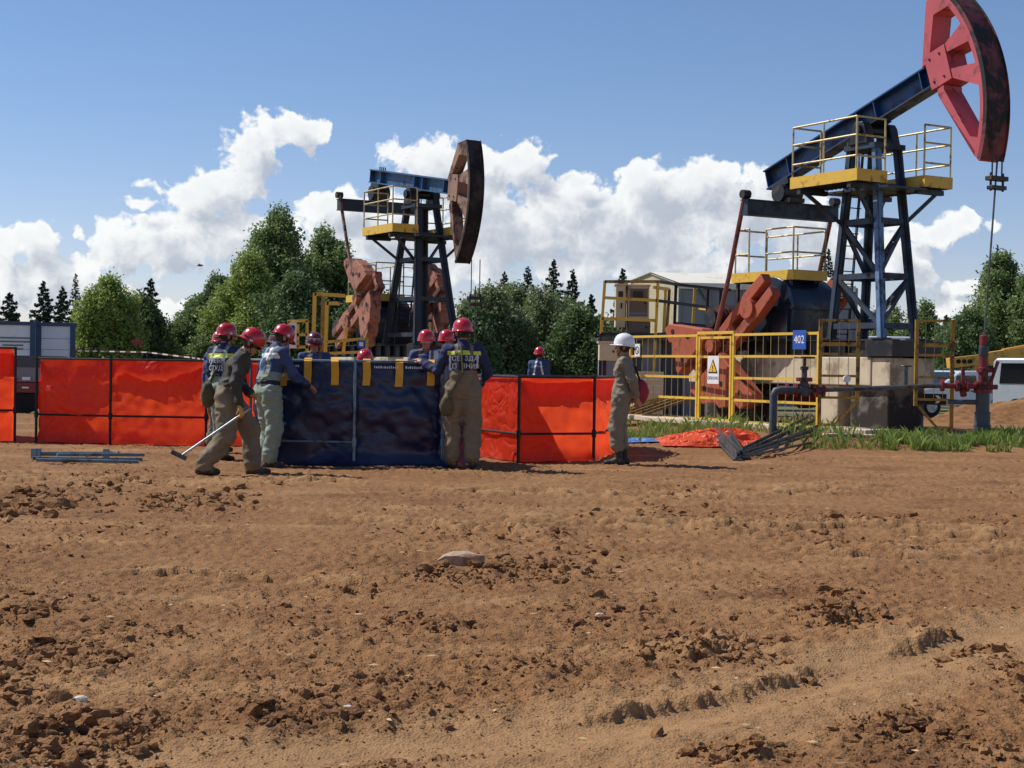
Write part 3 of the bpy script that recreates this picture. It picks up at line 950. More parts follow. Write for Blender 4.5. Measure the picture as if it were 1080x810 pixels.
# ------------------------------------------------------------------ trees
def leaf_quads(centres, size, rs, flat=.35, aspect=.6):
    """one small diamond-shaped leaf spray per centre"""
    n = len(centres)
    s = size * rs.uniform(.6, 1.35, n)
    nrm = rs.normal(size=(n, 3))
    nrm[:, 2] = np.abs(nrm[:, 2]) * (1 + flat)
    nrm /= np.linalg.norm(nrm, axis=1)[:, None]
    t = np.cross(nrm, rs.normal(size=(n, 3)))
    t /= np.linalg.norm(t, axis=1)[:, None] + 1e-9
    bt = np.cross(nrm, t)
    a, b_ = t * s[:, None], bt * (s * aspect)[:, None]
    q = np.stack([centres - a - b_ * .5, centres + a * 1.05, centres + b_ * 1.5 - a * .35], 1)
    f = np.arange(n * 3).reshape(n, 3)
    return q.reshape(-1, 3), f


def broadleaf(name, label, x, y, h, wid, leaf, n, seed, size=.10, bark='bark', low=.08, clumps=26, group='broadleaved trees behind the yard',
              shape=1.0, z0=0.0, bush=False):
    rs = np.random.default_rng(seed)
    root = empty(name, (x, y, z0), 0, label, 'tree', group)
    b = MB()
    tr = max(.05, h * .014)
    lean = rs.normal(size=2) * .03 * h
    spine = [Vector((lean[0] * k * k, lean[1] * k * k, h * .9 * k)) for k in (0, .2, .4, .6, .8, 1)]
    b.tube([(p.x, p.y, p.z - .1) for p in spine], tr, 8, tr * .15)
    cen, rad = [], []
    for i in range(clumps):
        k = low + (1 - low) * ((i + rs.uniform(0, 1)) / clumps) ** .9
        if bush:
            env = math.sqrt(max(.02, 1 - k ** 2.3)) * min(1, .62 + k * 1.6)
        else:
            env = max(.12, math.sin(PI * min(.985, .10 + .88 * k ** shape))) ** .7
        ang = i * 2.4 + rs.uniform(-.6, .6)
        rr = wid * env * rs.uniform(.25, .80)
        base = Vector((lean[0] * k * k, lean[1] * k * k, h * max(.04, k * .8 - .10)))
        c = Vector((base.x + rr * math.cos(ang), base.y + rr * math.sin(ang), h * (.04 + k * .88)))
        mid = (base + c) / 2 + Vector((0, 0, -.03 * h))
        b.tube([base, mid, c], tr * .35 * (1.1 - k), 5, tr * .06)
        cen.append(c)
        rad.append(wid * env * rs.uniform(.24, .42) + .16)
        if k > .72:
            cen.append(Vector((base.x + rs.normal() * wid * .08, base.y, h * k * .93)))
            rad.append(wid * .2)
    b.build('trunk', bark, root, smooth=True)
    rad = np.array(rad)
    cen = np.array([c[:] for c in cen])
    wts = rad ** 2.2
    # twigs first, then leaves round each twig, so that sprays and gaps form
    n = int(n * 1.7)
    size = size * .86
    nt = max(60, n // 15)
    pick = rs.choice(len(cen), nt, p=wts / wts.sum())
    d = rs.normal(size=(nt, 3))
    d /= np.linalg.norm(d, axis=1)[:, None]
    tw_ = cen[pick] + d * (rad[pick] * rs.uniform(.25, 1.12, nt) ** .6)[:, None] * np.array([1, 1, .95])
    pk = rs.integers(0, nt, n)
    p = tw_[pk] + rs.normal(size=(n, 3)) * np.array([.13, .13, .15]) * (.75 + .5 * h / 9)
    p[:, 2] = np.maximum(p[:, 2], .05)
    v, f = leaf_quads(p, size, rs)
    mesh_np('crown', v, f, leaf, root)
    return root


def spruce(name, label, x, y, h, wid, seed, n=9000, z0=0.0, group='spruces behind the yard', bare=.04):
    rs = np.random.default_rng(seed)
    root = empty(name, (x, y, z0), 0, label, 'tree', group)
    b = MB()
    b.tube([(0, 0, -.1), (0, 0, h * .5), (0, 0, h)], h * .016, 7, .012)
    tips = []
    nb = int(h * 13)
    P_, W_ = [], []
    for i in range(nb):
        k = bare + (1 - bare) * (i + .5) / nb
        ln = wid * (1 - k) ** .82 * rs.uniform(.62, 1.1) + .06
        a = i * 2.4 + rs.uniform(-.4, .4)
        dx, dy = math.cos(a), math.sin(a)
        z = h * k
        drop = -.28 * ln + .1 * ln * k
        m_ = max(5, int(n / nb * (ln / (wid * .55))))
        t_ = rs.uniform(.08, 1, m_) ** .8
        side = rs.normal(size=m_) * .13 * ln * (1.15 - t_)
        px_ = dx * ln * t_ - dy * side
        py_ = dy * ln * t_ + dx * side
        pz_ = z + drop * t_ + .16 * ln * t_ ** 3 - np.abs(rs.normal(size=m_)) * .05 * (1 + ln) + rs.normal(size=m_) * .02
        P_.append(np.stack([px_, py_, pz_], 1))
        if i % 3 == 0:
            b.tube([(0, 0, z), (dx * ln * .6, dy * ln * .6, z + drop * .6)], .018 * (1.1 - k), 4, .006)
    b.build('trunk', 'bark', root, smooth=True)
    p = np.vstack(P_)
    v, f = leaf_quads(p, .085, rs, flat=.9, aspect=.55)
    mesh_np('crown', v, f, 'needles', root)
    return root


def tree_at(px, ytop, Y):
    """foot position and height of a tree whose tip shows at a pixel, standing at depth Y"""
    p = A(px, ytop, Y)
    return p.x, p.y, p.z


def wpx(w_, Y):
    return w_ * Y / FPX


T = lambda px, yt, Y: tree_at(px, yt, Y)
# the tall birches behind the left pump
x, y, h = T(290, 214, 84)
broadleaf('birch_tree', 'tallest light green birch rising behind the workers on the left', x, y, h, wpx(54, 84), 'leaf_birch', 30000, 21, .115, 'birch_bark', clumps=40, shape=.85)
x, y, h = T(350, 236, 88)
broadleaf('birch_tree', 'full birch just left of the far pumpjack', x, y, h, wpx(48, 88), 'leaf_birch', 24000, 22, .115, 'birch_bark', clumps=34)
x, y, h = T(262, 262, 80)
broadleaf('birch_tree', 'bright leafy birch below the left shoulder of the tallest birch', x, y, h, wpx(46, 80), 'leaf_light', 20000, 23, .11, 'birch_bark', clumps=28)
x, y, h = T(226, 284, 90)
broadleaf('leafy_tree', 'dark leafy tree at the left foot of the birches', x, y, h, wpx(34, 90), 'leaf_dark', 15000, 24, .11, clumps=24)
x, y, h = T(312, 285, 76)
broadleaf('leafy_tree', 'dark leafy tree filling the lower middle of the birch clump', x, y, h, wpx(50, 76), 'leaf_dark', 18000, 25, .11, clumps=26)
x, y, h = T(392, 296, 82)
broadleaf('leafy_tree', 'leafy tree seen between the legs of the far pumpjack', x, y, h, wpx(42, 82), 'leaf_dark', 14000, 26, .11, clumps=22)
# the round bush left of them
x, y, h = T(112, 288, 72)
broadleaf('leafy_tree', 'round yellow green tree behind the site cabins', x, y, h, wpx(42, 72), 'leaf_light', 22000, 27, .10, clumps=32, low=.03, bush=True)
x, y, h = T(150, 308, 76)
broadleaf('leafy_tree', 'darker tree to the right of the round yellow green tree', x, y, h, wpx(34, 76), 'leaf_dark', 14000, 28, .10, clumps=24, low=.03, bush=True)
x, y, h = T(192, 338, 88)
broadleaf('leafy_tree', 'low hazy tree in the gap left of the birches', x, y, h, wpx(38, 88), 'leaf_birch', 10000, 29, .10, clumps=20, low=.02)
# willow thicket right of the far pumpjack
x, y, h = T(518, 302, 58)
broadleaf('willow_bush', 'grey green willow bush right of the hanging rod of the far pumpjack', x, y, h, wpx(50, 58), 'leaf_willow', 24000, 31, .085, clumps=36, low=.02, bush=True, group='willow bushes behind the orange tank')
x, y, h = T(566, 304, 60)
broadleaf('willow_bush', 'broad willow bush directly behind the worker beyond the orange tank', x, y, h, wpx(48, 60), 'leaf_willow', 22000, 32, .085, clumps=34, low=.02, bush=True, group='willow bushes behind the orange tank')
x, y, h = T(612, 322, 57)
broadleaf('willow_bush', 'low dark willow bush left of the white helmet', x, y, h, wpx(44, 57), 'leaf_dark', 17000, 33, .085, clumps=28, low=.02, bush=True, group='willow bushes behind the orange tank')
x, y, h = T(655, 336, 66)
broadleaf('willow_bush', 'willow bush behind the yellow service cage', x, y, h, wpx(40, 66), 'leaf_dark', 10000, 34, .09, clumps=20, low=.02, bush=True, group='willow bushes behind the orange tank')
x, y, h = T(544, 298, 61)
broadleaf('willow_bush', 'middle willow bush filling the gap between the two left willows', x, y, h, wpx(44, 61), 'leaf_willow', 18000, 131, .085, clumps=32, low=.02, bush=True, group='willow bushes behind the orange tank')
x, y, h = T(592, 314, 62)
broadleaf('willow_bush', 'rounded willow bush in front of the tallest spruce', x, y, h, wpx(46, 62), 'leaf_willow', 18000, 132, .085, clumps=32, low=.02, bush=True, group='willow bushes behind the orange tank')
x, y, h = T(500, 322, 56)
broadleaf('willow_bush', 'low willow bush at the foot of the far pumpjack', x, y, h, wpx(34, 56), 'leaf_dark', 11000, 133, .085, clumps=24, low=.02, bush=True, group='willow bushes behind the orange tank')
x, y, h = T(204, 312, 94)
broadleaf('leafy_tree', 'mid height tree between the low hazy tree and the birches', x, y, h, wpx(26, 94), 'leaf_birch', 11000, 134, .11, clumps=24, low=.02)
# trees on the right
x, y, h = T(1062, 262, 84)
broadleaf('tall_tree', 'tall grey green tree at the right edge of the sky', x, y, h, wpx(44, 84), 'leaf_birch', 24000, 35, .11, clumps=34, low=.04)
x, y, h = T(1100, 268, 82)
broadleaf('tall_tree', 'second tall tree half cut off by the right edge', x, y, h, wpx(46, 82), 'leaf_birch', 16000, 36, .11, clumps=28, low=.04)
x, y, h = T(1022, 326, 78)
broadleaf('leafy_tree', 'low dark tree behind the yellow crane boom', x, y, h, wpx(40, 78), 'leaf_dark', 14000, 37, .10, clumps=24, low=.02)
x, y, h = T(972, 316, 92)
broadleaf('leafy_tree', 'small loose tree behind the tower legs of the near pumpjack', x, y, h, wpx(28, 92), 'leaf_birch', 9000, 38, .11, clumps=20, low=.03)
x, y, h = T(1000, 342, 86)
broadleaf('leafy_tree', 'lowest tree right of the near tower', x, y, h, wpx(34, 86), 'leaf_dark', 9000, 39, .10, clumps=20, low=.02)
x, y, h = T(940, 318, 96)
broadleaf('leafy_tree', 'pale tree showing through the near tower', x, y, h, wpx(30, 96), 'leaf_birch', 9000, 40, .11, clumps=20, low=.02)
x, y, h = T(455, 330, 90)
broadleaf('leafy_tree', 'low tree behind the base of the far pumpjack', x, y, h, wpx(44, 90), 'leaf_dark', 10000, 41, .10, clumps=22, low=.02)
# spruces
for i, (px, yt, Y, wd, lb) in enumerate([
        (10, 308, 88, 15, 'dark spruce at the left edge above the cabins'),
        (46, 296, 92, 13, 'narrow spruce above the gap between the cabins'),
        (66, 302, 96, 13, 'thin spruce left of the round yellow green tree'),
        (80, 288, 120, 8, 'slim far spruce tip peeping over the round tree'),
        (159, 293, 90, 15, 'spruce behind the right shoulder of the round tree'),
        (186, 336, 130, 8, 'tiny far spruce in the gap left of the birches'),
        (532, 286, 105, 12, 'small spruce tip over the left willow'),
        (557, 281, 98, 16, 'thin spruce left of the tallest spruce'),
        (584, 273, 92, 30, 'tallest spruce behind the willow bushes'),
        (604, 284, 94, 28, 'broad spruce right of the tallest spruce'),
        (624, 310, 90, 20, 'short spruce at the right end of the spruce group'),
        (657, 283, 88, 13, 'spruce behind the beige control cabinets'),
        (874, 262, 110, 12, 'dark spruce seen between pitman and tower of the near pumpjack'),
        (1052, 258, 96, 7, 'bare topped spruce beside the tall tree on the right'),
        (998, 332, 100, 10, 'small spruce left of the crane boom')]):
    x, y, h = T(px, yt, Y)
    spruce('spruce_tree', lb, x, y, h, wpx(wd, Y) * (1.15 if wd > 18 else 2.5), 60 + i, n=15000 if wd > 9 else 6000)

# the far edge of the wood, one mass behind everything
rs = np.random.default_rng(99)
n = 60000
ang = rs.uniform(-.62, .62, n)
dist = rs.uniform(118, 135, n)
top = 3.6 + 1.5 * noise2(ang * 30, ang * 0 + 3.3) + 1.2 * noise2(ang * 90, ang * 0 + 8.1)
pz = np.maximum(.05, top * rs.uniform(0, 1, n) ** .8)
pts = np.stack([np.sin(ang) * dist, np.cos(ang) * dist, pz], 1)
v, f = leaf_quads(pts, .30, rs, flat=.2, aspect=.7)
tag(mesh_np('far_wood', v, f, 'leaf_dark'), 'dark far edge of the wood along the horizon', 'wood', kind='stuff')

# grass along the edge of the pad and round the pump fence
rs = np.random.default_rng(5)
pt = []
for (x0, x1, y0, y1, cnt) in ((4.6, 13.5, 25.5, 27.0, 4200), (6.3, 8.4, 25.5, 26.9, 4200), (8.4, 11.8, 26.0, 27.2, 3000), (1.6, 6.5, 27.0, 33.5, 4200), (1.0, 4.2, 26.2, 28.5, 1500)):
    pt.append(np.stack([rs.uniform(x0, x1, cnt), rs.uniform(y0, y1, cnt)], 1))
pt = np.vstack(pt)
keep = noise2(pt[:, 0] * 1.5, pt[:, 1] * 1.5) + .35 * noise2(pt[:, 0] * 6, pt[:, 1] * 6) > .02
pt = pt[keep]
n = len(pt)
z = hgt(pt[:, 0], pt[:, 1], False)
tall = .05 + .20 * rs.uniform(0, 1, n) ** 1.6 * (1 + .7 * noise2(pt[:, 0] * .7, pt[:, 1] * .7))
th = rs.uniform(0, 2 * PI, n)
wv_ = .0075 * (.6 + rs.uniform(0, 1, n))
bend = rs.normal(size=(n, 2)) * (tall * .4)[:, None]
px_, py_ = np.cos(th) * wv_, np.sin(th) * wv_
q = np.stack([np.stack([pt[:, 0] - px_, pt[:, 1] - py_, z - .02], 1), np.stack([pt[:, 0] + px_, pt[:, 1] + py_, z - .02], 1),
              np.stack([pt[:, 0] + px_ * .7 + bend[:, 0] * .4, pt[:, 1] + py_ * .7 + bend[:, 1] * .4, z + tall * .65], 1),
              np.stack([pt[:, 0] + bend[:, 0], pt[:, 1] + bend[:, 1], z + tall], 1)], 1)
tag(mesh_np('grass', q.reshape(-1, 3), np.arange(n * 4).reshape(n, 4), 'grass_blade'), 'green grass along the edge of the pump pad', 'grass', kind='stuff')

# ------------------------------------------------------------------ beam pumps (local x = towards the well, y = across, z = up)
def rail_run(parent, pts, h, m, levels=(.36, .70, 1.0), r=.02, posts=True, name='rail'):
    """posts and horizontal rails of a guard rail, each bar its own part"""
    for p in pts:
        MB().tube([p, (p[0], p[1], p[2] + h)], r, 6).build('rail_post', m, parent)
    for a, c in zip(pts[:-1], pts[1:]):
        for l in levels:
            MB().tube([(a[0], a[1], a[2] + h * l), (c[0], c[1], c[2] + h * l)], r, 6).build('hand_rail', m, parent)


def platform(parent, x0, x1, y0, y1, z, m, sides, kick=.16, gr='grey_steel'):
    MB().bx(x0, x1, y0, y1, z - .02, z).build('deck', gr, parent)
    nb = int((x1 - x0) / .12)
    g_ = MB()
    for i in range(nb):
        g_.bx(x0 + .03 + i * .12, x0 + .045 + i * .12, y0 + .01, y1 - .01, z - .07, z - .022)
    tag(g_.build('grating', 'oily_steel', parent), kind='stuff')
    t_ = .025
    for s in sides:
        b = MB()
        if s == '-y':
            b.bx(x0, x1, y0 - t_, y0, z - .06, z + kick)
        if s == '+y':
            b.bx(x0, x1, y1, y1 + t_, z - .06, z + kick)
        if s == '+x':
            b.bx(x1, x1 + t_, y0 - t_, y1 + t_, z - .06, z + kick)
        if s == '-x':
            b.bx(x0 - t_, x0, y0 - t_, y1 + t_, z - .06, z + kick)
        b.build('kick_plate', m, parent)


def arc(r, a0, a1, n):
    return [(r * math.cos(a0 + (a1 - a0) * i / n), r * math.sin(a0 + (a1 - a0) * i / n)) for i in range(n + 1)]


PITMAN = None


def pumpjack(loc, rz, ang, label, cm, carrier_z, rod_lean=(0, 0), near=True, pz=5.75, wellz=1.45):
    global PITMAN
    root = empty('pumpjack', loc, rz, label, 'pumpjack', 'pumpjacks')
    ct, st_ = 1.40, 1.74
    # foundation
    f = empty('foundation')
    f.parent = root
    MB().bx(-2.75, .62, -.58, .58, .86, ct).build('concrete_block', 'concrete', f, bevel=.02)
    MB().bx(.635, 1.12, -.56, .56, .84, ct - .01).build('concrete_block', 'concrete', f, bevel=.02)
    MB().bx(-5.1, -2.765, -.56, .56, .84, ct - .01).build('concrete_block', 'concrete', f, bevel=.02)
    MB().bx(-.05, .98, -.46, .46, -.1, .855).build('pedestal', 'shaded_concrete', f, bevel=.03)
    MB().bx(-.95, -.35, -.50, .50, -.1, .857).build('pedestal', 'concrete', f, bevel=.03)
    MB().bx(-4.6, -3.4, -.5, .5, -.1, .838).build('pedestal', 'shaded_concrete', f, bevel=.03)
    # steel skid
    sk = empty('skid')
    sk.parent = root
    for y in (-.42, .42):
        b = MB()
        b.bx(-5.0, 1.1, y - .11, y + .11, ct, ct + .025).bx(-5.0, 1.1, y - .012, y + .012, ct + .025, st_ - .025).bx(-5.0, 1.1, y - .11, y + .11, st_ - .025, st_)
        for k in range(11):
            b.bx(-4.9 + k * .59, -4.88 + k * .59, y - .1, y + .1, ct + .025, st_ - .025)
        b.build('skid_beam', 'oily_steel', sk)
    for x in (-4.8, -3.3, -1.6, -.7, .2, 1.08):
        MB().bx(x - .05, x + .05, -.31, .31, ct + .03, st_ - .03).build('cross_member', 'oily_steel', sk)
    MB().bx(.5, 1.22, -.62, .62, st_ - .32, st_ - .03).build('end_box', 'oily_steel', sk)
    # tower
    tw = empty('tower')
    tw.parent = root
    X0, X1, Y0 = cm.get('spread', (-.66, .74, .45))
    top = 5.38
    cs = {}
    for i, (sx, sy) in enumerate(((-1, -1), (1, -1), (1, 1), (-1, 1))):
        a = Vector((X0 if sx < 0 else X1, sy * Y0, st_))
        c = Vector((sx * .34, sy * .30, top))
        cs[(sx, sy)] = (a, c)
        b = MB()
        b.beam(a, c, .15, .035, up=(0, 1, 0))
        b.beam(a + Vector((0, -sy * .07, 0)), c + Vector((0, -sy * .07, 0)), .035, .14, up=(0, 1, 0))
        b.beam(a, c, .10, .10, up=(0, 1, 0))
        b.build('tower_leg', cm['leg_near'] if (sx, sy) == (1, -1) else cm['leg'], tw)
        MB().box((a.x, a.y, st_ + .015), (.3, .26, .03)).build('foot_plate', 'oily_steel', tw)

    def on(k, z):
        a, c = cs[k]
        return a + (c - a) * ((z - st_) / (top - st_))
    ring = [(-1, -1), (1, -1), (1, 1), (-1, 1)]
    for z in (2.0, 2.95, 4.0, 4.66):
        for k in range(4):
            MB().beam(on(ring[k], z), on(ring[(k + 1) % 4], z), .05, .11).build('tower_brace', cm['brace'], tw)
    for (za, zb) in (((2.0, 2.95), (2.95, 4.0)) if cm.get('diag', True) else ()):
        for k in range(4):
            p, q = (ring[k], ring[(k + 1) % 4])
            if k in (0, 2):
                MB().beam(on(p, zb), on(q, za), .045, .09).build('tower_brace', cm['brace'], tw)
            else:
                MB().beam(on(p, za), on(q, zb), .045, .09).build('tower_brace', cm['leg'], tw)
    # ladder on the back of the tower
    ld = empty('ladder')
    ld.parent = root
    a, c = Vector((X0 - .22, 0, st_)), Vector((-.52, 0, 4.7))
    for y in (-.2, .2):
        MB().beam(a + Vector((0, y, 0)), c + Vector((0, y, .9)), .03, .05).build('stile', cm['brace'], ld)
    for k in range(12):
        p = a + (c - a) * ((k + .5) / 12)
        MB().tube([(p.x, -.2, p.z), (p.x, .2, p.z)], .012, 5).build('rung', cm['brace'], ld)
    # upper work platforms either side of the tower
    pf = empty('upper_platform')
    pf.parent = root
    zp = 4.70
    yn = cm['kick']
    for sgn in (-1, 1):
        y0, y1 = (-1.28, -.58) if sgn < 0 else (.42, 1.1)
        platform(pf, -.9, .92, y0, y1, zp, yn, ('-y', '+x', '-x') if sgn < 0 else ('+y', '-y', '+x', '-x'))
        yo = y0 if sgn < 0 else y1
        yi = y1 if sgn < 0 else y0
        rail_run(pf, [(-.88, yi, zp), (-.88, yo, zp), (0, yo, zp), (.9, yo, zp), (.9, yi, zp)], 1.12, 'pale_rail')
        for x in (-.7, .7):
            MB().bx(x - .05, x + .05, min(yo, yi), max(yo, yi) , zp - .17, zp - .075).build('deck_beam', cm['brace'], pf)
            MB().beam((x * .6, sgn * .38, zp - .75), (x, yo * .85, zp - .15), .05, .07).build('deck_strut', cm['brace'], pf)
    MB().bx(-.9, .9, -.5, .5, zp - .12, zp - .08).build('deck_beam', cm['brace'], pf)
    # saddle
    sd_ = empty('saddle')
    sd_.parent = root
    MB().bx(-.42, .42, -.4, .4, top, top + .1).build('saddle_plate', cm['leg'], sd_)
    for y in (-.33, .33):
        b = MB()
        b.prism([(-.26, top + .1), (.26, top + .1), (.16, pz + .08), (.1, pz + .16), (-.1, pz + .16), (-.16, pz + .08)], y - .1, y + .1)
        b.build('bearing_block', 'oily_steel', sd_, bevel=.015)
    MB().tube([(0, -.5, pz), (0, .5, pz)], .11, 14).build('saddle_shaft', 'oily_steel', sd_, smooth=True)

    # walking beam, built in its own frame (pivot at the origin, nose along +x)
    def tilt(o):
        o.location = (0, 0, pz)
        o.rotation_euler = (0, -ang, 0)
        return o
    wb = empty('walking_beam')
    wb.parent = root
    tilt(wb)
    zc, hh, ww = .32, cm.get('beam_h', .215), .16
    MB().bx(-3.15, 1.82, -ww, ww, zc + hh - .03, zc + hh).build('flange', cm['beam'], wb)
    MB().bx(-3.15, 1.82, -ww, ww, zc - hh, zc - hh + .03).build('flange', cm['beam'], wb)
    MB().bx(-3.15, 1.82, -.02, .02, zc - hh + .03, zc + hh - .03).build('web', cm['beam'], wb)
    for x in (-3.1, -2.4, -.25, .25, 1.5):
        for s in (-1, 1):
            MB().bx(x - .012, x + .012, min(s * .02, s * (ww - .01)), max(s * .02, s * (ww - .01)), zc - hh + .03, zc + hh - .03).build('stiffener', cm['beam'], wb)
    MB().bx(-.3, .3, -.2, .2, .1, zc - hh).build('pivot_seat', 'oily_steel', wb)
    # equalizer bearing under the tail
    MB().tube([(-2.72, -.26, -.14), (-2.72, .26, -.14)], .2, 16).build('tail_bearing', 'oily_steel', wb, smooth=True)
    MB().bx(-2.98, -2.46, -.16, .16, -.02, zc - hh).build('tail_seat', 'oily_steel', wb)
    for k in range(4):
        MB().tube([(-3.0 + k * .12, .1, zc + hh), (-3.0 + k * .12, .1, zc + hh + .09)], .018, 6).build('bolt', 'oily_steel', wb)
    # horse head
    hd = empty('horse_head')
    hd.parent = root
    tilt(hd)
    L = 3.03
    a0, a1 = -cm.get('half', R(34)), cm.get('half', R(34))
    e = math.degrees(a1) / 34.0
    hw = cm.get('hw', .235)
    mh, mf = cm['head'], cm['rope_face']
    outer, inner = arc(L, a0, a1, 26), arc(L - .16, a1 - .012, a0 + .012, 26)
    b = MB()
    for i in range(26):
        b.prism([outer[i], outer[i + 1], inner[25 - i], inner[26 - i]], -hw, hw)
    b.build('rim', mh, hd)
    fo = arc(L + .03, a0, a1, 30)
    fi = arc(L + .002, a0, a1, 30)
    b = MB()
    for i in range(30):
        b.prism([fo[i], fo[i + 1], fi[i + 1], fi[i]], -hw - .035, hw + .035)
    b.build('rope_face', mf, hd)
    for s in (-1, 1):
        b = MB()
        go_, gi2 = arc(L + .055, a0, a1, 30), arc(L - .03, a0, a1, 30)
        for i in range(30):
            b.prism([go_[i], go_[i + 1], gi2[i + 1], gi2[i]], s * (hw + .036), s * (hw + .058))
        b.build('rope_guide', cm['guide'], hd)
    tip0, tip1 = (L * math.cos(a0), L * math.sin(a0)), (L * math.cos(a1), L * math.sin(a1))
    rin = L - .15

    def pol(deg, r=rin):
        return (r * math.cos(R(deg)), r * math.sin(R(deg)))
    # back plates down to the tips
    MB().prism([(1.94, .02), (2.08, -.04), (2.06, -.12), (2.40, -1.20 * e), pol(-27.5 * e), pol(-33.5 * e), tip0, (tip0[0] - .05, -1.70 * e), (1.90, -.16)], -hw + .004, hw - .004).build('back_plate', mh, hd)
    MB().prism([(1.68, .50), (2.10, 1.62 * e), (tip1[0] - .05, 1.74 * e), tip1, pol(33.5 * e), pol(26.5 * e), (2.20, 1.30 * e), (1.92, .66), (1.94, .56)], -hw + .004, hw - .004).build('back_plate', mh, hd)
    # joint box on the end of the beam and the spokes out to the rim
    MB().prism([(1.80, -.02), (2.30, -.02), (2.30, .66), (1.78, .66)], -hw - .012, hw + .012).build('joint_box', cm['joint'], hd)
    MB().prism([(2.29, .50), pol(9), pol(17), (2.29, .655)], -hw + .01, hw - .01).build('spoke', mh, hd)
    MB().prism([(2.29, .0), pol(-8.5), pol(0), (2.29, .17)], -hw + .01, hw - .01).build('spoke', mh, hd)
    for x, z in ((1.9, .1), (1.9, .55), (2.15, .1), (2.15, .55)):
        MB().tube([(x, -hw - .03, z), (x, -hw - .012, z)], .022, 6).build('bolt', 'oily_steel', hd)

    # bridle, carrier and rod
    wl = Vector((rod_lean[0], rod_lean[1], 0))
    br = empty('bridle')
    br.parent = root
    top_y = .12
    tz = pz if ang > -.05 else pz + .0
    low_a = ang + a0
    px_, pz_ = L * math.cos(low_a), pz + L * math.sin(low_a)
    startz = min(pz, pz_) if near else pz_
    for s in (-1, 1):
        MB().tube([(L + .045, s * top_y, startz + .05), (L + .045, s * top_y, carrier_z)], .014, 6).build('rope', 'oily_steel', br)
    MB().box((L + .045, 0, carrier_z), (.16, .42, .08)).build('carrier_bar', 'oily_steel', br, bevel=.01)
    MB().box((L + .045, 0, carrier_z - .16), (.14, .36, .07)).build('carrier_bar', 'oily_steel', br, bevel=.01)
    for s in (-1, 1):
        MB().tube([(L + .045, s * .15, carrier_z - .22), (L + .045, s * .15, carrier_z + .1)], .022, 6).build('carrier_bolt', 'oily_steel', br)
    MB().tube([(L + .045, 0, carrier_z + .3), (L + .045 + wl.x, wl.y, wellz)], .017, 8).build('polished_rod', 'grey_steel', br)

    # crank gear
    ca, sa = math.cos(ang), math.sin(ang)
    E = Vector((-2.72 * ca + .52 * sa, pz - 2.72 * sa - .52 * ca))
    Sh = Vector((-2.48, 2.38))
    cr = 1.22
    if PITMAN is None:
        ph = R(219)
        wr = Sh + Vector((math.cos(ph), math.sin(ph))) * cr
        PITMAN = (E - wr).length
    else:
        d = E - Sh
        D_ = d.length
        D2 = min(D_, PITMAN + cr - .01)
        cosv = (cr * cr + D2 * D2 - PITMAN * PITMAN) / (2 * cr * D2)
        base_a = math.atan2(d.y, d.x)
        off = math.acos(max(-1, min(1, cosv)))
        ph = base_a - off
        wr = Sh + Vector((math.cos(ph), math.sin(ph))) * cr
    eq = empty('equalizer')
    eq.parent = root
    b = MB()
    b.bx(E.x - .13, E.x + .13, -1.22, 1.22, E.y - .17, E.y - .15).bx(E.x - .13, E.x + .13, -1.22, 1.22, E.y + .13, E.y + .15)
    b.bx(E.x - .10, E.x + .10, -1.21, 1.21, E.y - .15, E.y + .13)
    b.build('equalizer_beam', cm['eq'], eq)
    MB().bx(E.x - .2, E.x + .2, -.2, .2, E.y + .15, E.y + .24).build('bearing_seat', 'oily_steel', eq)
    for s in (-1, 1):
        MB().tube([(E.x, s * 1.10, E.y + .25), (E.x, s * 1.28, E.y + .25)], .09, 10).build('knuckle', 'oily_steel', eq, smooth=True)
        y = s * 1.19
        pm = MB().tube([(E.x, y, E.y + .3), ((E.x + wr.x) / 2, y, (E.y + wr.y) / 2), (wr.x, y, wr.y)], .048, 8).build('pitman_arm', cm['pitman'], root, smooth=True)
        MB().tube([(wr.x, y - .1, wr.y), (wr.x, y + .1, wr.y)], .14, 10).build('wrist_bearing', cm['crank'], pm)
        ck = empty('crank')
        ck.parent = root
        ck.location = (Sh.x, s * .93, Sh.y)
        ck.rotation_euler = (0, -ph, 0)
        y0, y1 = -.11, .11
        tl_ = cm.get('tail', -.78)
        MB().prism([(tl_, .09), (tl_ + .02, .29), (-.10, .33), (.15, .30), (2.2, .26), (2.2, .12), (.2, .09)], y0, y1).build('crank_rail', cm['crank'], ck, bevel=.012)
        MB().prism([(tl_ + .06, -.09), (.2, -.09), (2.2, -.12), (2.2, -.26), (.15, -.30), (-.10, -.33), (tl_ + .04, -.29)], y0, y1).build('crank_rail', cm['crank'], ck, bevel=.012)
        MB().tube([(0, -.17, 0), (0, .17, 0)], .21, 16).build('shaft_boss', cm['crank'], ck, smooth=True)
        MB().bx(.62, .78, -.1, .1, -.12, .12).build('web_block', cm['crank'], ck)
        MB().bx(2.0, 2.16, -.1, .1, -.13, .13).build('web_block', cm['crank'], ck)
        for q in (-1, 1):
            prof = [(1.26, .27), (1.02, .78), (.84, 1.46), (.94, 1.60), (1.16, 1.58), (1.24, 1.46), (1.62, 1.34), (1.70, 1.16), (1.92, 1.12), (2.10, .84), (2.22, .80), (2.38, .46), (2.42, .27)]
            ye = s * .13
            ws = cm.get('wscale', 1.0)
            if 'wings' in cm:
                prof = cm['wings'][0 if q < 0 else 1]
            wg = MB().prism([(1.0 + (p[0] - 1.0) * ws, p[1] * q * (.5 + .5 * ws)) for p in prof], min(ye, ye + s * .0) - .16, max(ye, ye + s * .0) + .16).build('counterweight', cm['weight'], ck, bevel=.02)
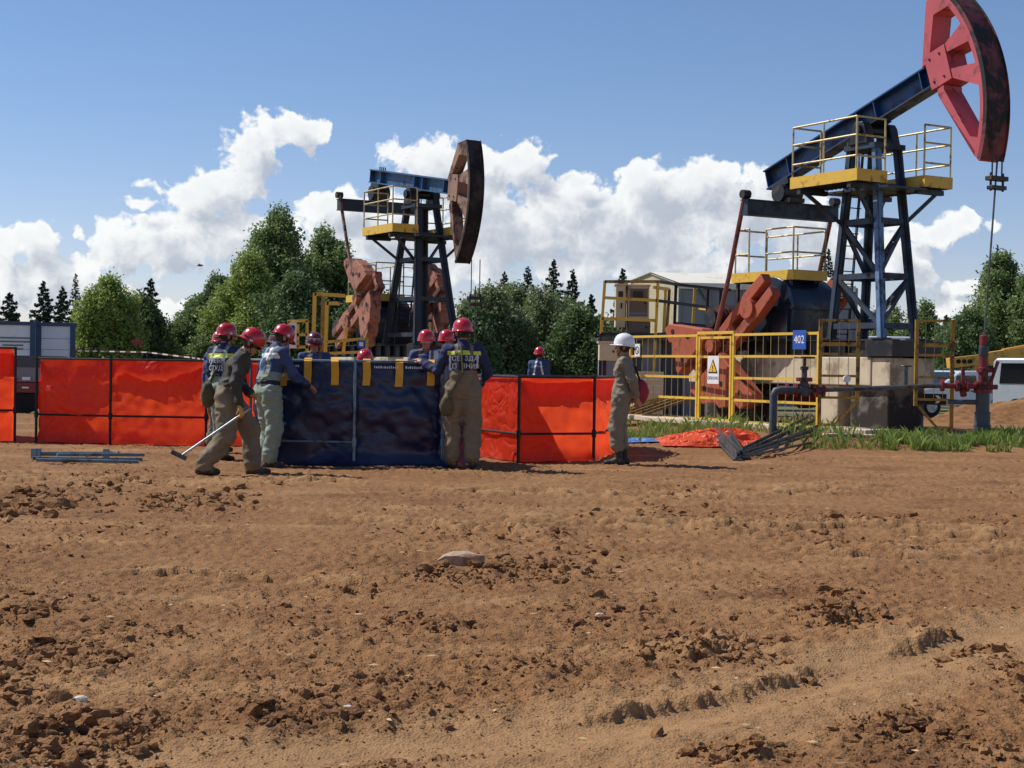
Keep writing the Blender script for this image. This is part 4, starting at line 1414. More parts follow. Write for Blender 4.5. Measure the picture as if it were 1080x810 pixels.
            for hx, hz in (((1.08, 1.34), (1.45, .82), (1.95, .55)) if not ('wings' in cm and q < 0) else ((2.1, 1.12), (1.75, .70), (2.2, .42))):
                o = ye + (-.16 if s < 0 else .16)
                hx, hz = 1.0 + (hx - 1.0) * ws, hz * (.5 + .5 * ws)
                MB().tube([(hx, o - .012, hz * q), (hx, o + .012, hz * q)], .055, 8).build('bolt_hole', 'sign_black', wg)
    # gearbox
    gb = empty('gearbox')
    gb.parent = root
    prof = [(-3.05, st_), (-1.65, st_), (-1.62, 2.35)] + [(-2.33 + .71 * math.cos(R(a)), 2.42 + .62 * math.sin(R(a))) for a in range(0, 181, 12)] + [(-3.08, 2.35)]
    MB().prism(prof, -.58, .58).build('gear_case', 'gear_blue', gb, smooth=True, bevel=.02)
    MB().bx(-3.12, -1.54, -.62, .62, 2.36, 2.43).build('case_flange', 'gear_blue', gb)
    MB().tube([(Sh.x, -.9, Sh.y), (Sh.x, .9, Sh.y)], .11, 14).build('crank_shaft', 'oily_steel', gb, smooth=True)
    for x in (-2.95, -2.33, -1.75):
        MB().bx(x - .02, x + .02, -.64, -.585, st_ + .02, 2.35).build('case_rib', 'gear_blue', gb)
    # motor on the tail of the skid and belt guard
    mo = empty('motor')
    mo.parent = root
    MB().tube([(-4.35, -.5, 2.22), (-4.35, .38, 2.22)], .29, 18).build('motor_case', cm['motor'], mo, smooth=True)
    for k in range(7):
        MB().tube([(-4.35, -.36 + k * .1, 2.22), (-4.35, -.33 + k * .1, 2.22)], .31, 18).build('cooling_fin', cm['motor'], mo)
    MB().tube([(-4.35, -.58, 2.22), (-4.35, -.5, 2.22)], .2, 16).build('fan_cover', 'oily_steel', mo)
    MB().bx(-4.65, -4.05, -.4, .3, st_, 1.96).build('motor_foot', 'oily_steel', mo)
    MB().prism([(-4.6, 2.0), (-4.6, 2.5), (-4.2, 2.56), (-2.5, 2.95), (-2.2, 2.5), (-2.6, 2.2), (-4.2, 1.95)], .6, .74).build('belt_guard', cm['guard'], root)
    # service platform over the gearbox
    sp_ = empty('gearbox_platform')
    sp_.parent = root
    zb = 3.02
    platform(sp_, -3.65, -1.72, -.52, .34, zb, yn, ('-y', '+x', '-x'), kick=.14)
    rail_run(sp_, [(-1.74, .34, zb), (-1.74, -.5, zb), (-2.6, -.5, zb)], 1.0, 'pale_rail', levels=(.5, 1.0))
    rail_run(sp_, [(-3.6, .34, zb), (-3.6, -.5, zb), (-3.15, -.5, zb)], 1.05, 'pale_rail', levels=(.5, 1.0))
    rail_run(sp_, [(-3.6, .34, zb), (-2.6, .34, zb), (-1.74, .34, zb)], .95, 'pale_rail', levels=(.5, 1.0))
    for x in (-3.55, -1.85):
        for y in (-.46, .28):
            MB().bx(x - .03, x + .03, y - .03, y + .03, st_, zb - .06).build('deck_leg', 'oily_steel', sp_)
    return root


mat('pitman_red', srgb(128, 70, 58), .6, var=.2, vscale=4, dirt=srgb(80, 52, 46), dirt_amt=.3)
mat('far_blue', srgb(52, 92, 132), .5, var=.2, vscale=3, dirt=srgb(44, 58, 76), dirt_amt=.3, dscale=2.5)
mat('gear_blue', srgb(30, 46, 68), .24, var=.25, vscale=3, dirt=srgb(26, 30, 38), dirt_amt=.42, dscale=2.0, bump=.002, bscale=30)
TH = R(60)
near_cm = dict(beam='blue_paint', eq='dark_blue_paint', leg='dark_blue_paint', leg_near='sunlit_blue_paint', brace='dark_blue_paint', head='pink_red_paint',
               rope_face='worn_shaded_red', guide='worn_shaded_red', joint='pink_red_paint', crank='crank_red', weight='crank_red', pitman='pitman_red', motor='worn_shaded_red',
               guard='valve_red', kick='yellow_paint',
               wings=([(1.25, .27), (1.28, .52), (2.10, 1.34), (2.30, 1.36), (2.36, 1.02), (2.28, .96), (2.46, .70), (2.38, .62), (2.52, .40), (2.52, .27)],
                      [(1.10, .27), (1.00, .80), (.80, 1.60), (.90, 1.72), (1.30, 1.60), (1.34, 1.46), (1.82, 1.18), (1.86, 1.00), (2.22, .76), (2.40, .27)]))
far_cm = dict(beam='far_blue', eq='black_blue_paint', leg='black_blue_paint', leg_near='black_blue_paint', brace='black_blue_paint', head='rust_brown',
              rope_face='shaded_rust', guide='shaded_rust', joint='rust_brown', crank='crank_salmon', weight='crank_salmon', pitman='rust_brown', motor='oily_steel',
              guard='oily_steel', kick='yellow_paint', spread=(-.9, 1.0, .62), half=R(30.5), hw=.15, beam_h=.19, tail=-1.05, wscale=.72, diag=False)
PN = A(917, 452, 29.72)
PNZ = .2
near_pump = pumpjack((PN.x, PN.y, PNZ), -TH, R(17.5),
                     'large blue pumpjack with raised pink red horse head on the right', near_cm, 4.55, rod_lean=(-.02, -.24))
PF = A(442, 400, 41.2)
far_pump = pumpjack((PF.x, PF.y, .12), -TH, R(-9), 'smaller looking far pumpjack with brown horse head behind the blue tank', far_cm, 2.9, near=False, wellz=1.2)


def loc2w(root, x, y, z=0.0):
    c, s = math.cos(root.rotation_euler.z), math.sin(root.rotation_euler.z)
    return Vector((root.location.x + x * c - y * s, root.location.y + x * s + y * c, root.location.z + z))

# ------------------------------------------------------------------ fence round the near pump
def bars_panel(parent, a, c, z0, z1, rails, m, barm, step, bar_r=.006, frame=True, post=.05):
    """welded panel: two posts, rails and thin upright bars, each one a part"""
    a, c = Vector(a), Vector(c)
    L = (c - a).length
    d = (c - a).normalized()
    if frame:
        for p in (a, c):
            MB().beam((p.x, p.y, z0), (p.x, p.y, z1), post, post, up=(d.x, d.y, 0)).build('post', m, parent)
    for z in rails:
        MB().beam((a.x + d.x * .03, a.y + d.y * .03, z), (c.x - d.x * .03, c.y - d.y * .03, z), .035, .05).build('rail', m, parent)
    n = int(L / step)
    for i in range(1, n):
        p = a + d * (L * i / n)
        MB().tube([(p.x, p.y, rails[0]), (p.x, p.y, rails[-1])], bar_r, 5).build('bar', barm, parent)


mat('bar_grey', srgb(176, 160, 112), .5, var=.2, vscale=6)
FC = A(862, 455, 28.3)
FL = A(664, 449, 34.2)
FZ = .22
FT = FZ + 1.80
fence = empty('pump_fence', (0, 0, 0), 0, 'yellow welded bar fence with gate in front of the near pumpjack', 'fence')
d = (FL - FC)
g0, g1 = .405, .60                    # the gate takes this stretch of the fence
GA, GB = FC + d * g0, FC + d * g1
rl = [FZ + .06, FZ + .50, FZ + .94, FZ + 1.37, FT]
bars_panel(fence, FC, GA, FZ - .1, FT + .03, rl, 'yellow_paint', 'bar_grey', .235)
bars_panel(fence, GB, FL, FZ - .1, FT + .03, rl, 'yellow_paint', 'bar_grey', .235)
gate = empty('gate')
gate.parent = fence
gd = d.normalized()
bars_panel(gate, GA + gd * .09, GB - gd * .09, FZ + .05, FT - .02, [FZ + .08, FZ + .52, FZ + 1.36, FT - .05], 'yellow_paint', 'bar_grey', .27)
MB().beam((GA.x, GA.y, FT + .05), (GB.x, GB.y, FT + .05), .04, .06).build('lintel', 'yellow_paint', fence)
MB().beam((GA.x, GA.y, FZ + .0), (GB.x, GB.y, FZ + .0), .08, .07).build('sill', 'yellow_paint', fence)


def sign_board(name, centre, nx, w_, h_, m, label, cat='sign', thick=.012):
    """flat board facing nx (horizontal normal); returns empty whose local x is right, y is up, z is outwards"""
    root = empty(name, centre, 0, label, cat)
    n = Vector(nx).normalized()
    r = Vector((0, 0, 1)).cross(n)
    root.matrix_world = Matrix(((r.x, 0, n.x, centre[0]), (r.y, 0, n.y, centre[1]), (r.z, 1, n.z, centre[2]), (0, 0, 0, 1)))
    MB().box((0, 0, 0), (w_, h_, thick)).build('board', m, root, bevel=.004)
    return root


fn = Vector((-d.y, d.x, 0)).normalized()
if fn.y > 0:
    fn = -fn
sc_ = GA + d.normalized() * ((GB - GA).length * .50)
s1 = sign_board('warning_sign', (sc_.x + fn.x * .045, sc_.y + fn.y * .045, FZ + 1.09), fn, .40, .56, 'white_sign', 'white board with yellow warning triangle hung on the fence gate')
MB().prism([(-.165, -.06), (.165, -.06), (0, .225)], .007, .012, plane='xy').build('triangle_border', 'sign_black', s1)
MB().prism([(-.125, -.035), (.125, -.035), (0, .180)], .0125, .016, plane='xy').build('triangle', 'sign_yellow', s1)
MB().prism([(-.014, .09), (.014, .09), (.010, .012), (-.010, .012)], .0165, .019, plane='xy').build('exclamation_mark', 'sign_black', s1)
MB().prism([(-.014, -.004), (.014, -.004), (.014, -.024), (-.014, -.024)], .0165, .019, plane='xy').build('exclamation_mark', 'sign_black', s1)
tx = text_mesh('ОПАСНО', .085, 'sign_grey', s1)
tx.location = (0, -.165, .009)
p = FC + d.normalized() * .52
s2 = sign_board('number_sign', (p.x + fn.x * .045, p.y + fn.y * .045, FT - .12), fn, .40, .36, 'sign_blue', 'blue plate reading 402 in white at the top of the fence')
tx = text_mesh('402', .21, 'white_sign', s2)
tx.location = (0, 0, .008)
p = FL - d.normalized() * .35
s3 = sign_board('pictogram_sign', (p.x + fn.x * .045, p.y + fn.y * .045, FZ + 1.50), fn, .22, .28, 'white_sign', 'small white pictogram plate at the left end of the fence')
b = MB()
for k in range(20):
    a0_, a1_ = 2 * PI * k / 20, 2 * PI * (k + 1) / 20
    b.prism([(.085 * math.cos(a0_), .085 * math.sin(a0_)), (.085 * math.cos(a1_), .085 * math.sin(a1_)), (.065 * math.cos(a1_), .065 * math.sin(a1_)), (.065 * math.cos(a0_), .065 * math.sin(a0_))], .007, .010, plane='xy')
b.prism([(-.05, .035), (-.035, .05), (.05, -.035), (.035, -.05)], .007, .011, plane='xy')
b.build('pictogram', 'sign_black', s3)

# yellow guard panels on the well side, their shade put into the colour
FR = A(1003, 457, 27.6)
cage = empty('well_side_guard', (0, 0, 0), 0, 'yellow guard panels coloured as in shade with sloping foot at the well end of the near pumpjack', 'fence')
dd = FR - FC


def guard(t0, t1, flip):
    a, c = FC + dd * t0, FC + dd * t1
    zz = [FZ + .62, FZ + 1.02, FZ + 1.42, FZ + 1.60, FZ + 2.04]
    for p in (a, c):
        lo = FZ - .1 if (p is a) != flip else FZ + .5
        MB().beam((p.x, p.y, lo), (p.x, p.y, FZ + 2.06), .06, .06, up=(1, 0, 0)).build('post', 'shaded_yellow_paint', cage)
    for z in zz:
        MB().beam((a.x, a.y, z), (c.x, c.y, z), .04, .07 if z == zz[3] else .045).build('rail', 'shaded_yellow_paint', cage)
    for k in range(1, 4):
        p = a + (c - a) * (k / 4)
        MB().tube([(p.x, p.y, zz[0]), (p.x, p.y, zz[-1])], .006, 5).build('bar', 'bar_grey', cage)
    o, i_ = (a, c) if not flip else (c, a)
    MB().beam((o.x, o.y, FZ + .12), (o.x + (i_.x - o.x) * .4, o.y + (i_.y - o.y) * .4, FZ + .12), .04, .045).build('rail', 'shaded_yellow_paint', cage)
    MB().beam((o.x + (i_.x - o.x) * .4, o.y + (i_.y - o.y) * .4, FZ + .12), (i_.x, i_.y, FZ + .55), .04, .045).build('rail', 'shaded_yellow_paint', cage)


guard(.012, .30, False)
guard(.735, 1.0, True)

# concrete kerb along the pad, slabs under the pump
k0, k1 = A(868, 461, 27.0), A(1110, 466, 26.6)
kerb = MB().beam((k0.x, k0.y, .15), (k1.x, k1.y, .15), .22, .16).build('pad_kerb', 'concrete', bevel=.02)
tag(kerb, kind='structure')
slabs = empty('slab_stack', (0, 0, 0), 0, 'weathered concrete slabs lying on the ground under the near pumpjack', 'slabs')
for k, (x, y, lx, ly, rz_) in enumerate(((.9, -1.3, 1.5, .9, .1), (-.7, -1.55, 1.5, 1.0, -.05), (-2.3, -1.7, 1.6, 1.0, .06), (-4.0, -1.5, 1.6, 1.1, -.04), (-5.6, -1.3, 1.5, 1.2, .05))):
    p = loc2w(near_pump, x, y)
    MB().box((p.x, p.y, .235 + .004 * k), (lx, ly, .10), -TH + rz_).build('slab', 'concrete', slabs, bevel=.012)
ramp = empty('plank_ramp', (0, 0, 0), 0, 'pale wooden planks sloping up to the tail of the near pumpjack', 'planks')
for k in range(5):
    p0, p1 = loc2w(near_pump, -6.9, -1.5 + k * .24), loc2w(near_pump, -4.9, -1.5 + k * .24)
    MB().beam((p0.x, p0.y, .26), (p1.x, p1.y, .72), .21, .04).build('plank', 'plank_wood', ramp)

# ------------------------------------------------------------------ wellhead and pipework
wp = loc2w(near_pump, 3.07, -.24)
WX, WY = wp.x, wp.y
wh = empty('wellhead', (WX, WY, .12), 0, 'wellhead with slate lower pipe and red stuffing box below the pink horse head', 'wellhead')
MB().lathe([(.145, -.1), (.145, .28), (.15, .285), (.15, .31), (.135, .315), (.135, .50), (.14, .505), (.14, .53), (.118, .535), (.118, .86)], n=18).build('casing', 'pipe_slate', wh, smooth=True)
MB().lathe([(.16, .86), (.16, .93), (.12, .94), (.12, 1.0), (.15, 1.01), (.15, 1.06)], n=16).build('flange', 'valve_red', wh, smooth=True)
MB().lathe([(.085, 1.06), (.085, 1.22), (.11, 1.225), (.11, 1.30), (.08, 1.31), (.08, 1.5)], n=14).build('valve_body', 'valve_red', wh, smooth=True)
MB().lathe([(.075, 1.5), (.085, 1.52), (.085, 1.68), (.06, 1.70)], n=14).build('stuffing_box', 'pipe_slate', wh, smooth=True)
MB().lathe([(.075, 1.70), (.075, 1.86), (.05, 1.88)], n=14).build('gland', 'valve_red', wh, smooth=True)
for (z, ln) in ((.97, .3), (1.27, .22)):
    MB().tube([(-ln / 2, 0, z), (ln / 2 + .1, 0, z)], .045, 10).build('side_outlet', 'valve_red', wh, smooth=True)
MB().tube([(.12, 0, 1.0), (.2, -.05, 1.3), (.24, -.05, 1.42)], .03, 8).build('handle', 'valve_red', wh)
tk = -1.0
MB().tube([(-.1, 0, .70), (-.62, 0, .70)], .045, 10).build('side_pipe', 'pipe_slate', wh, smooth=True)
# flow valve cluster left of the wellhead
MB().tube([(-.14, -.02, .98), (-.75, -.02, .98)], .05, 10).build('flow_pipe', 'valve_red', wh, smooth=True)
for x in (-.28, -.46, -.72):
    MB().tube([(x - .025, -.02, .98), (x + .025, -.02, .98)], .10, 12).build('pipe_flange', 'valve_red', wh)
MB().tube([(-.36, -.02, .98), (-.36, -.02, 1.32)], .035, 8).build('valve_stem', 'valve_red', wh)
MB().tube([(-.36, -.08, .82), (-.36, .04, .98)], .06, 8).build('valve_bonnet', 'valve_red', wh)

pl0 = Vector((WX - .72, WY - .02, 1.10))
pl1 = A(848, 412, 27.0)
pl2 = A(816, 411, 26.9)
pl3 = A(815, 460, 26.9)
line = empty('flow_line', (0, 0, 0), 0, 'dark pipe run with red flanged valve leading from the wellhead along the fence', 'pipe')
MB().tube([pl0, pl1], .042, 10).build('pipe', 'grey_steel', line, smooth=True)
MB().tube([pl1, pl2 + Vector((.12, 0, 0)), pl2 + Vector((.035, 0, -.02)), pl2 + Vector((0, 0, -.10)), (pl3.x, pl3.y, .05)], .07, 12).build('riser', 'pipe_slate', line, smooth=True)
for off in (-.30, -.14, .22, .34):
    q = pl1 + Vector((off, 0, 0))
    MB().tube([q - Vector((.022, 0, 0)), q + Vector((.022, 0, 0))], .115, 12).build('pipe_flange', 'valve_red', line)
for off in (-.2, .06, .28):
    q = pl1 + Vector((off, 0, 0))
    MB().tube([q - Vector((.05, 0, 0)), q + Vector((.05, 0, 0))], .075, 10).build('pipe_joint', 'pipe_slate', line, smooth=True)
v0 = pl1
MB().lathe([(.10, -.09), (.10, .06), (.075, .07), (.075, .16)], v0, 12).build('valve_body', 'pipe_slate', line, smooth=True)
MB().lathe([(.145, .16), (.145, .23)], v0, 12).build('bonnet_flange', 'valve_red', line)
MB().lathe([(.05, .23), (.05, .36), (.075, .37), (.075, .42), (.03, .43), (.03, .60)], v0, 10).build('yoke', 'grey_steel', line, smooth=True)
b = MB()
b.tube([v0 + Vector((.17 * math.cos(2 * PI * k / 18), .17 * math.sin(2 * PI * k / 18), .58)) for k in range(19)], .018, 6)
for k in range(3):
    b.tube([v0 + Vector((.17 * math.cos(k * 2.1), .17 * math.sin(k * 2.1), .58)), v0 + Vector((0, 0, .58))], .012, 5)
b.build('hand_wheel', 'oily_steel', line)
g1_ = A(893, 411, 27.05)
MB().tube([(g1_.x, g1_.y, g1_.z), (g1_.x, g1_.y, g1_.z + .13)], .014, 6).build('gauge_stem', 'valve_red', line)
MB().tube([(g1_.x, g1_.y - .03, g1_.z + .19), (g1_.x, g1_.y + .03, g1_.z + .19)], .065, 14).build('gauge', 'white_sign', line, smooth=True)
t1_ = A(955, 411, 27.3)
MB().tube([(t1_.x, t1_.y, t1_.z), (t1_.x, t1_.y, t1_.z + .42)], .04, 8).build('branch', 'grey_steel', line, smooth=True)
b = MB()
b.tube([(t1_.x + .10 * math.cos(2 * PI * k / 14), t1_.y + .10 * math.sin(2 * PI * k / 14), t1_.z + .42) for k in range(15)], .012, 5)
b.build('hand_wheel', 'oily_steel', line)
# small black meter plate beside the guard
mp = A(980, 421, 27.9)
mtr = empty('meter_plate', (mp.x, mp.y, mp.z), 0, 'small black plate with pale arrow mark low on the well side guard', 'sign')
MB().box((0, 0, 0), (.62, .03, .20)).build('plate', 'sign_black', mtr)
MB().prism([(.10, -.07), (.16, -.07), (.22, 0), (.16, .07), (.10, .07), (.16, 0)], -.024, -.018).build('arrow_mark', 'white_sign', mtr)

# ------------------------------------------------------------------ cabinets and the yellow service cage left of the pump
SY = 37.0
cg = empty('service_cage', (0, 0, 0), 0, 'yellow tubular service cage left of the near pumpjack', 'frame')


def pbar(parent, p1, p2, Y1, Y2, w_, m, name):
    a, c = A(*p1, Y1), A(*p2, Y2)
    return MB().beam(a, c, w_, w_).build(name, m, parent)


for (p1, p2, Y1, Y2, m_) in (((638, 296), (634, 352), SY, SY, 'yellow_paint'), ((694, 297), (689, 400), SY, SY, 'yellow_paint'), ((661, 296), (657, 350), SY + 1.4, SY + 1.4, 'shaded_yellow_paint'),
                             ((638, 297), (694, 297), SY, SY, 'shaded_yellow_paint'), ((638, 314), (693, 317), SY, SY, 'yellow_paint'), ((635, 336), (691, 338), SY, SY, 'yellow_paint'),
                             ((694, 297), (715, 300), SY, SY + 1.6, 'black_steel'), ((713, 298), (711, 352), SY + 1.6, SY + 1.6, 'black_steel'), ((693, 317), (760, 326), SY, SY + 2.5, 'black_steel'),
                             ((713, 300), (770, 306), SY + 1.6, SY + 2.8, 'black_steel'), ((747, 303), (745, 345), SY + 2.4, SY + 2.4, 'black_steel'), ((760, 304), (759, 346), SY + 2.6, SY + 2.6, 'black_steel'),
                             ((712, 341), (760, 345), SY + 1.6, SY + 2.6, 'black_steel'), ((702, 303), (700, 352), SY + .8, SY + .8, 'yellow_paint'), ((706, 305), (703, 352), SY + .9, SY + .9, 'shaded_yellow_paint'),
                             ((690, 303), (705, 305), SY, SY + .9, 'yellow_paint'), ((733, 304), (731, 342), SY + 3, SY + 3, 'yellow_paint'), ((737, 305), (747, 325), SY + 3, SY + 2.4, 'oily_steel'), ((737, 325), (747, 326), SY + 3, SY + 2.4, 'yellow_paint'),
                             ((634, 352), (632, 425), SY, SY, 'black_steel'), ((657, 350), (657, 424), SY + 1.4, SY + 1.4, 'black_steel'), ((711, 352), (710, 424), SY + 1.6, SY + 1.6, 'black_steel'), ((745, 345), (745, 424), SY + 2.4, SY + 2.4, 'black_steel'),
                             ((700, 352), (700, 424), SY + .8, SY + .8, 'black_steel'), ((634, 352), (690, 353), SY, SY, 'black_steel'), ((690, 353), (760, 346), SY, SY + 2.6, 'black_steel')):
    pbar(cg, p1, p2, Y1, Y2, .07, m_, 'frame_bar')
a, c = A(634, 353, SY), A(760, 346, SY + 2.6)
MB().bx(a.x, c.x, SY - .05, SY + 2.6, a.z - .12, a.z - .04).build('deck', 'grey_steel', cg)


def cabinet(x0, x1, y0, y1, Y, depth, m, label, door=None, name='control_cabinet'):
    p0, p1 = A(x0, y1, Y), A(x1, y0, Y)
    root = empty(name, ((p0.x + p1.x) / 2, Y, p0.z), 0, label, 'cabinet')
    w_, h_ = p1.x - p0.x, p1.z - p0.z
    MB().bx(-w_ / 2, w_ / 2, 0, depth, 0, h_).build('case', m, root, bevel=.01)
    MB().bx(-w_ / 2 - .03, w_ / 2 + .03, -.03, depth + .03, h_, h_ + .04).build('lid', m, root)
    MB().bx(-w_ / 2 + .04, w_ / 2 - .04, -.015, -.003, .06, h_ - .06).build('door', door or m, root)
    MB().bx(w_ / 2 - .12, w_ / 2 - .08, -.035, -.016, h_ * .45, h_ * .58).build('handle', 'oily_steel', root)
    return root, w_, h_


c1, w1, h1 = cabinet(649, 660, 301, 345, SY + .9, .45, 'beige_panel', 'narrow beige control cabinet at the left of the yellow cage')
MB().bx(-.06, .06, -.02, -.016, h1 * .72, h1 * .86).build('meter', 'oily_steel', c1)
c2, w2, h2 = cabinet(662, 685, 302, 336, SY + 1.0, .5, 'beige_panel', 'broad control cabinet with brown door in the yellow cage', 'brown_panel')
MB().bx(-.14, .1, -.05, -.016, h2 * .62, h2 * .84).build('meter', 'oily_steel', c2)
MB().bx(-.2, .22, -.022, -.016, h2 * .12, h2 * .2).build('name_plate', 'sign_grey', c2)
c3, w3, h3 = cabinet(662, 686, 338, 352, SY + 1.0, .5, 'brown_panel', 'low brown box under the broad control cabinet')
# stepped white stairs / meter box below, behind the fence
stp = empty('service_steps', (0, 0, 0), 0, 'white metal steps behind the left end of the fence', 'steps')
for k in range(6):
    a, c = A(668 + k * 1.0, 445 - k * 9, SY + .1 + k * .14), A(704, 445 - k * 9, SY + .1 + k * .14)
    MB().bx(a.x, c.x, a.y, a.y + .24, a.z - .035, a.z).build('tread', 'galvanised', stp)
for px in (667, 706):
    a, c = A(px, 448, SY + .0), A(px, 398, SY + .95)
    MB().beam(a, c, .04, .16).build('stringer', 'beige_panel', stp)
cb4, _, _ = cabinet(632, 652, 362, 380, 33.5, .5, 'beige_panel', 'beige box on a black post behind the white helmet')
a = A(640, 380, 33.7)
MB().bx(-.12, -.04, .1, .18, -a.z + .05, 0).build('post', 'black_steel', cb4)

skirt = empty('service_platform', (0, 0, 0), 0, 'dark panelled base carrying the yellow service cage', 'platform')
for k in range(6):
    a, c = A(636 + k * 21, 356, SY + .25), A(636 + k * 21 + 20, 356, SY + .25)
    MB().bx(a.x, c.x, SY + .25, SY + 2.3, .05, a.z).build('panel', 'pipe_slate' if k % 2 else 'tent_grey', skirt)
lv = empty('louvre_box', (0, 0, 0), 0, 'white louvred box behind the left end of the fence', 'box')
a, c = A(672, 420, SY - .6), A(700, 392, SY - .6)
MB().bx(a.x, c.x, SY - .6, SY - .1, .1, c.z).build('case', 'beige_panel', lv)
for k in range(7):
    z = .2 + (c.z - .25) * k / 7
    MB().beam((a.x + .03, SY - .62, z), (c.x - .03, SY - .62, z), .05, .012, up=(0, -.5, 1)).build('louvre', 'white_sign', lv)

# ------------------------------------------------------------------ tent hall behind
TY = 58.0
pk0 = A(686, 287, TY)
el0, er0 = A(664, 296, TY + 1.6), A(716, 298, TY - 1.4)
tent = empty('tent_hall', (0, 0, 0), 0, 'long tent hall with cream pitched roof and grey side wall behind the near pumpjack', 'tent')
du = Vector((1.0, .06, 0)).normalized()
TL = 6.6
far_ = lambda p: p + du * TL
drop = Vector((0, 0, -.50))
b = MB()
b.add([pk0, er0, far_(er0), far_(pk0)], [(0, 1, 2, 3)]).add([pk0 + Vector((0, 0, -.06)), er0 + Vector((0, 0, -.06)), far_(er0) + Vector((0, 0, -.06)), far_(pk0) + Vector((0, 0, -.06))], [(3, 2, 1, 0)])
b.build('roof_sheet', 'tent_roof', tent)
b = MB()
b.add([el0, pk0, far_(pk0), far_(el0)], [(0, 1, 2, 3)]).add([el0 + Vector((0, 0, -.06)), pk0 + Vector((0, 0, -.06)), far_(pk0) + Vector((0, 0, -.06)), far_(el0) + Vector((0, 0, -.06))], [(3, 2, 1, 0)])
b.build('roof_sheet', 'tent_roof', tent)
e2 = er0 + Vector((.05, .12, -.03))
b = MB()
b.add([(e2.x, e2.y, 0), (e2.x + du.x * TL, e2.y + du.y * TL, 0), (e2.x + du.x * TL, e2.y + du.y * TL, e2.z), e2], [(0, 1, 2, 3)])
b.build('side_wall', 'tent_grey', tent)
b = MB()
b.add([(el0.x + .05, el0.y, 0), (e2.x, e2.y, 0), (e2.x, e2.y, e2.z), (pk0.x + .06, pk0.y, pk0.z - .05), (el0.x + .05, el0.y, el0.z - .05)], [(0, 1, 2, 3, 4)])
b.build('gable_wall', 'beige_panel', tent)
b = MB()
b.add([er0 + Vector((0, -.02, 0)), far_(er0) + Vector((0, -.02, 0)), far_(er0) + Vector((0, -.02, -.22)), er0 + Vector((0, -.02, -.22))], [(0, 1, 2, 3)])
b.build('valance', 'tent_roof', tent)
for k in range(7):
    p = e2 + du * (TL * k / 6) + Vector((0, -.05, 0))
    MB().bx(p.x - .05, p.x + .05, p.y - .04, p.y + .04, 0, p.z - .05).build('tent_pole', 'tent_grey', tent)

# ------------------------------------------------------------------ open-top folding tanks
def polyline_frame(parent, pts, h, m, low=.33, r=.022, top_r=.02, closed=True, names=('post', 'top_rail', 'lower_rail'), out=.035, lower_sides=None, base=0.0):
    cen = sum((Vector(p) for p in pts), Vector()) / len(pts)
    n = len(pts)
    q = []
    for p in pts:
        o = (Vector(p) - cen).normalized() * out
        q.append(Vector(p) + o)
    for p in q:
        z = ground_z(p.x, p.y)
        MB().tube([(p.x, p.y, z - .06), (p.x, p.y, h + .02)], r, 8).build(names[0], m, parent, smooth=True)
        MB().tube([(p.x, p.y, h * low - .05), (p.x, p.y, h * low + .05)], r * 1.5, 8).build('clamp', m, parent)
    for i in range(n if closed else n - 1):
        a, c = q[i], q[(i + 1) % n]
        MB().tube([(a.x, a.y, h), (c.x, c.y, h)], top_r, 8).build(names[1], m, parent, smooth=True)
        if lower_sides is None or i in lower_sides:
            MB().tube([(a.x, a.y, h * low), (c.x, c.y, h * low)], r * .75, 8).build(names[2], m, parent, smooth=True)


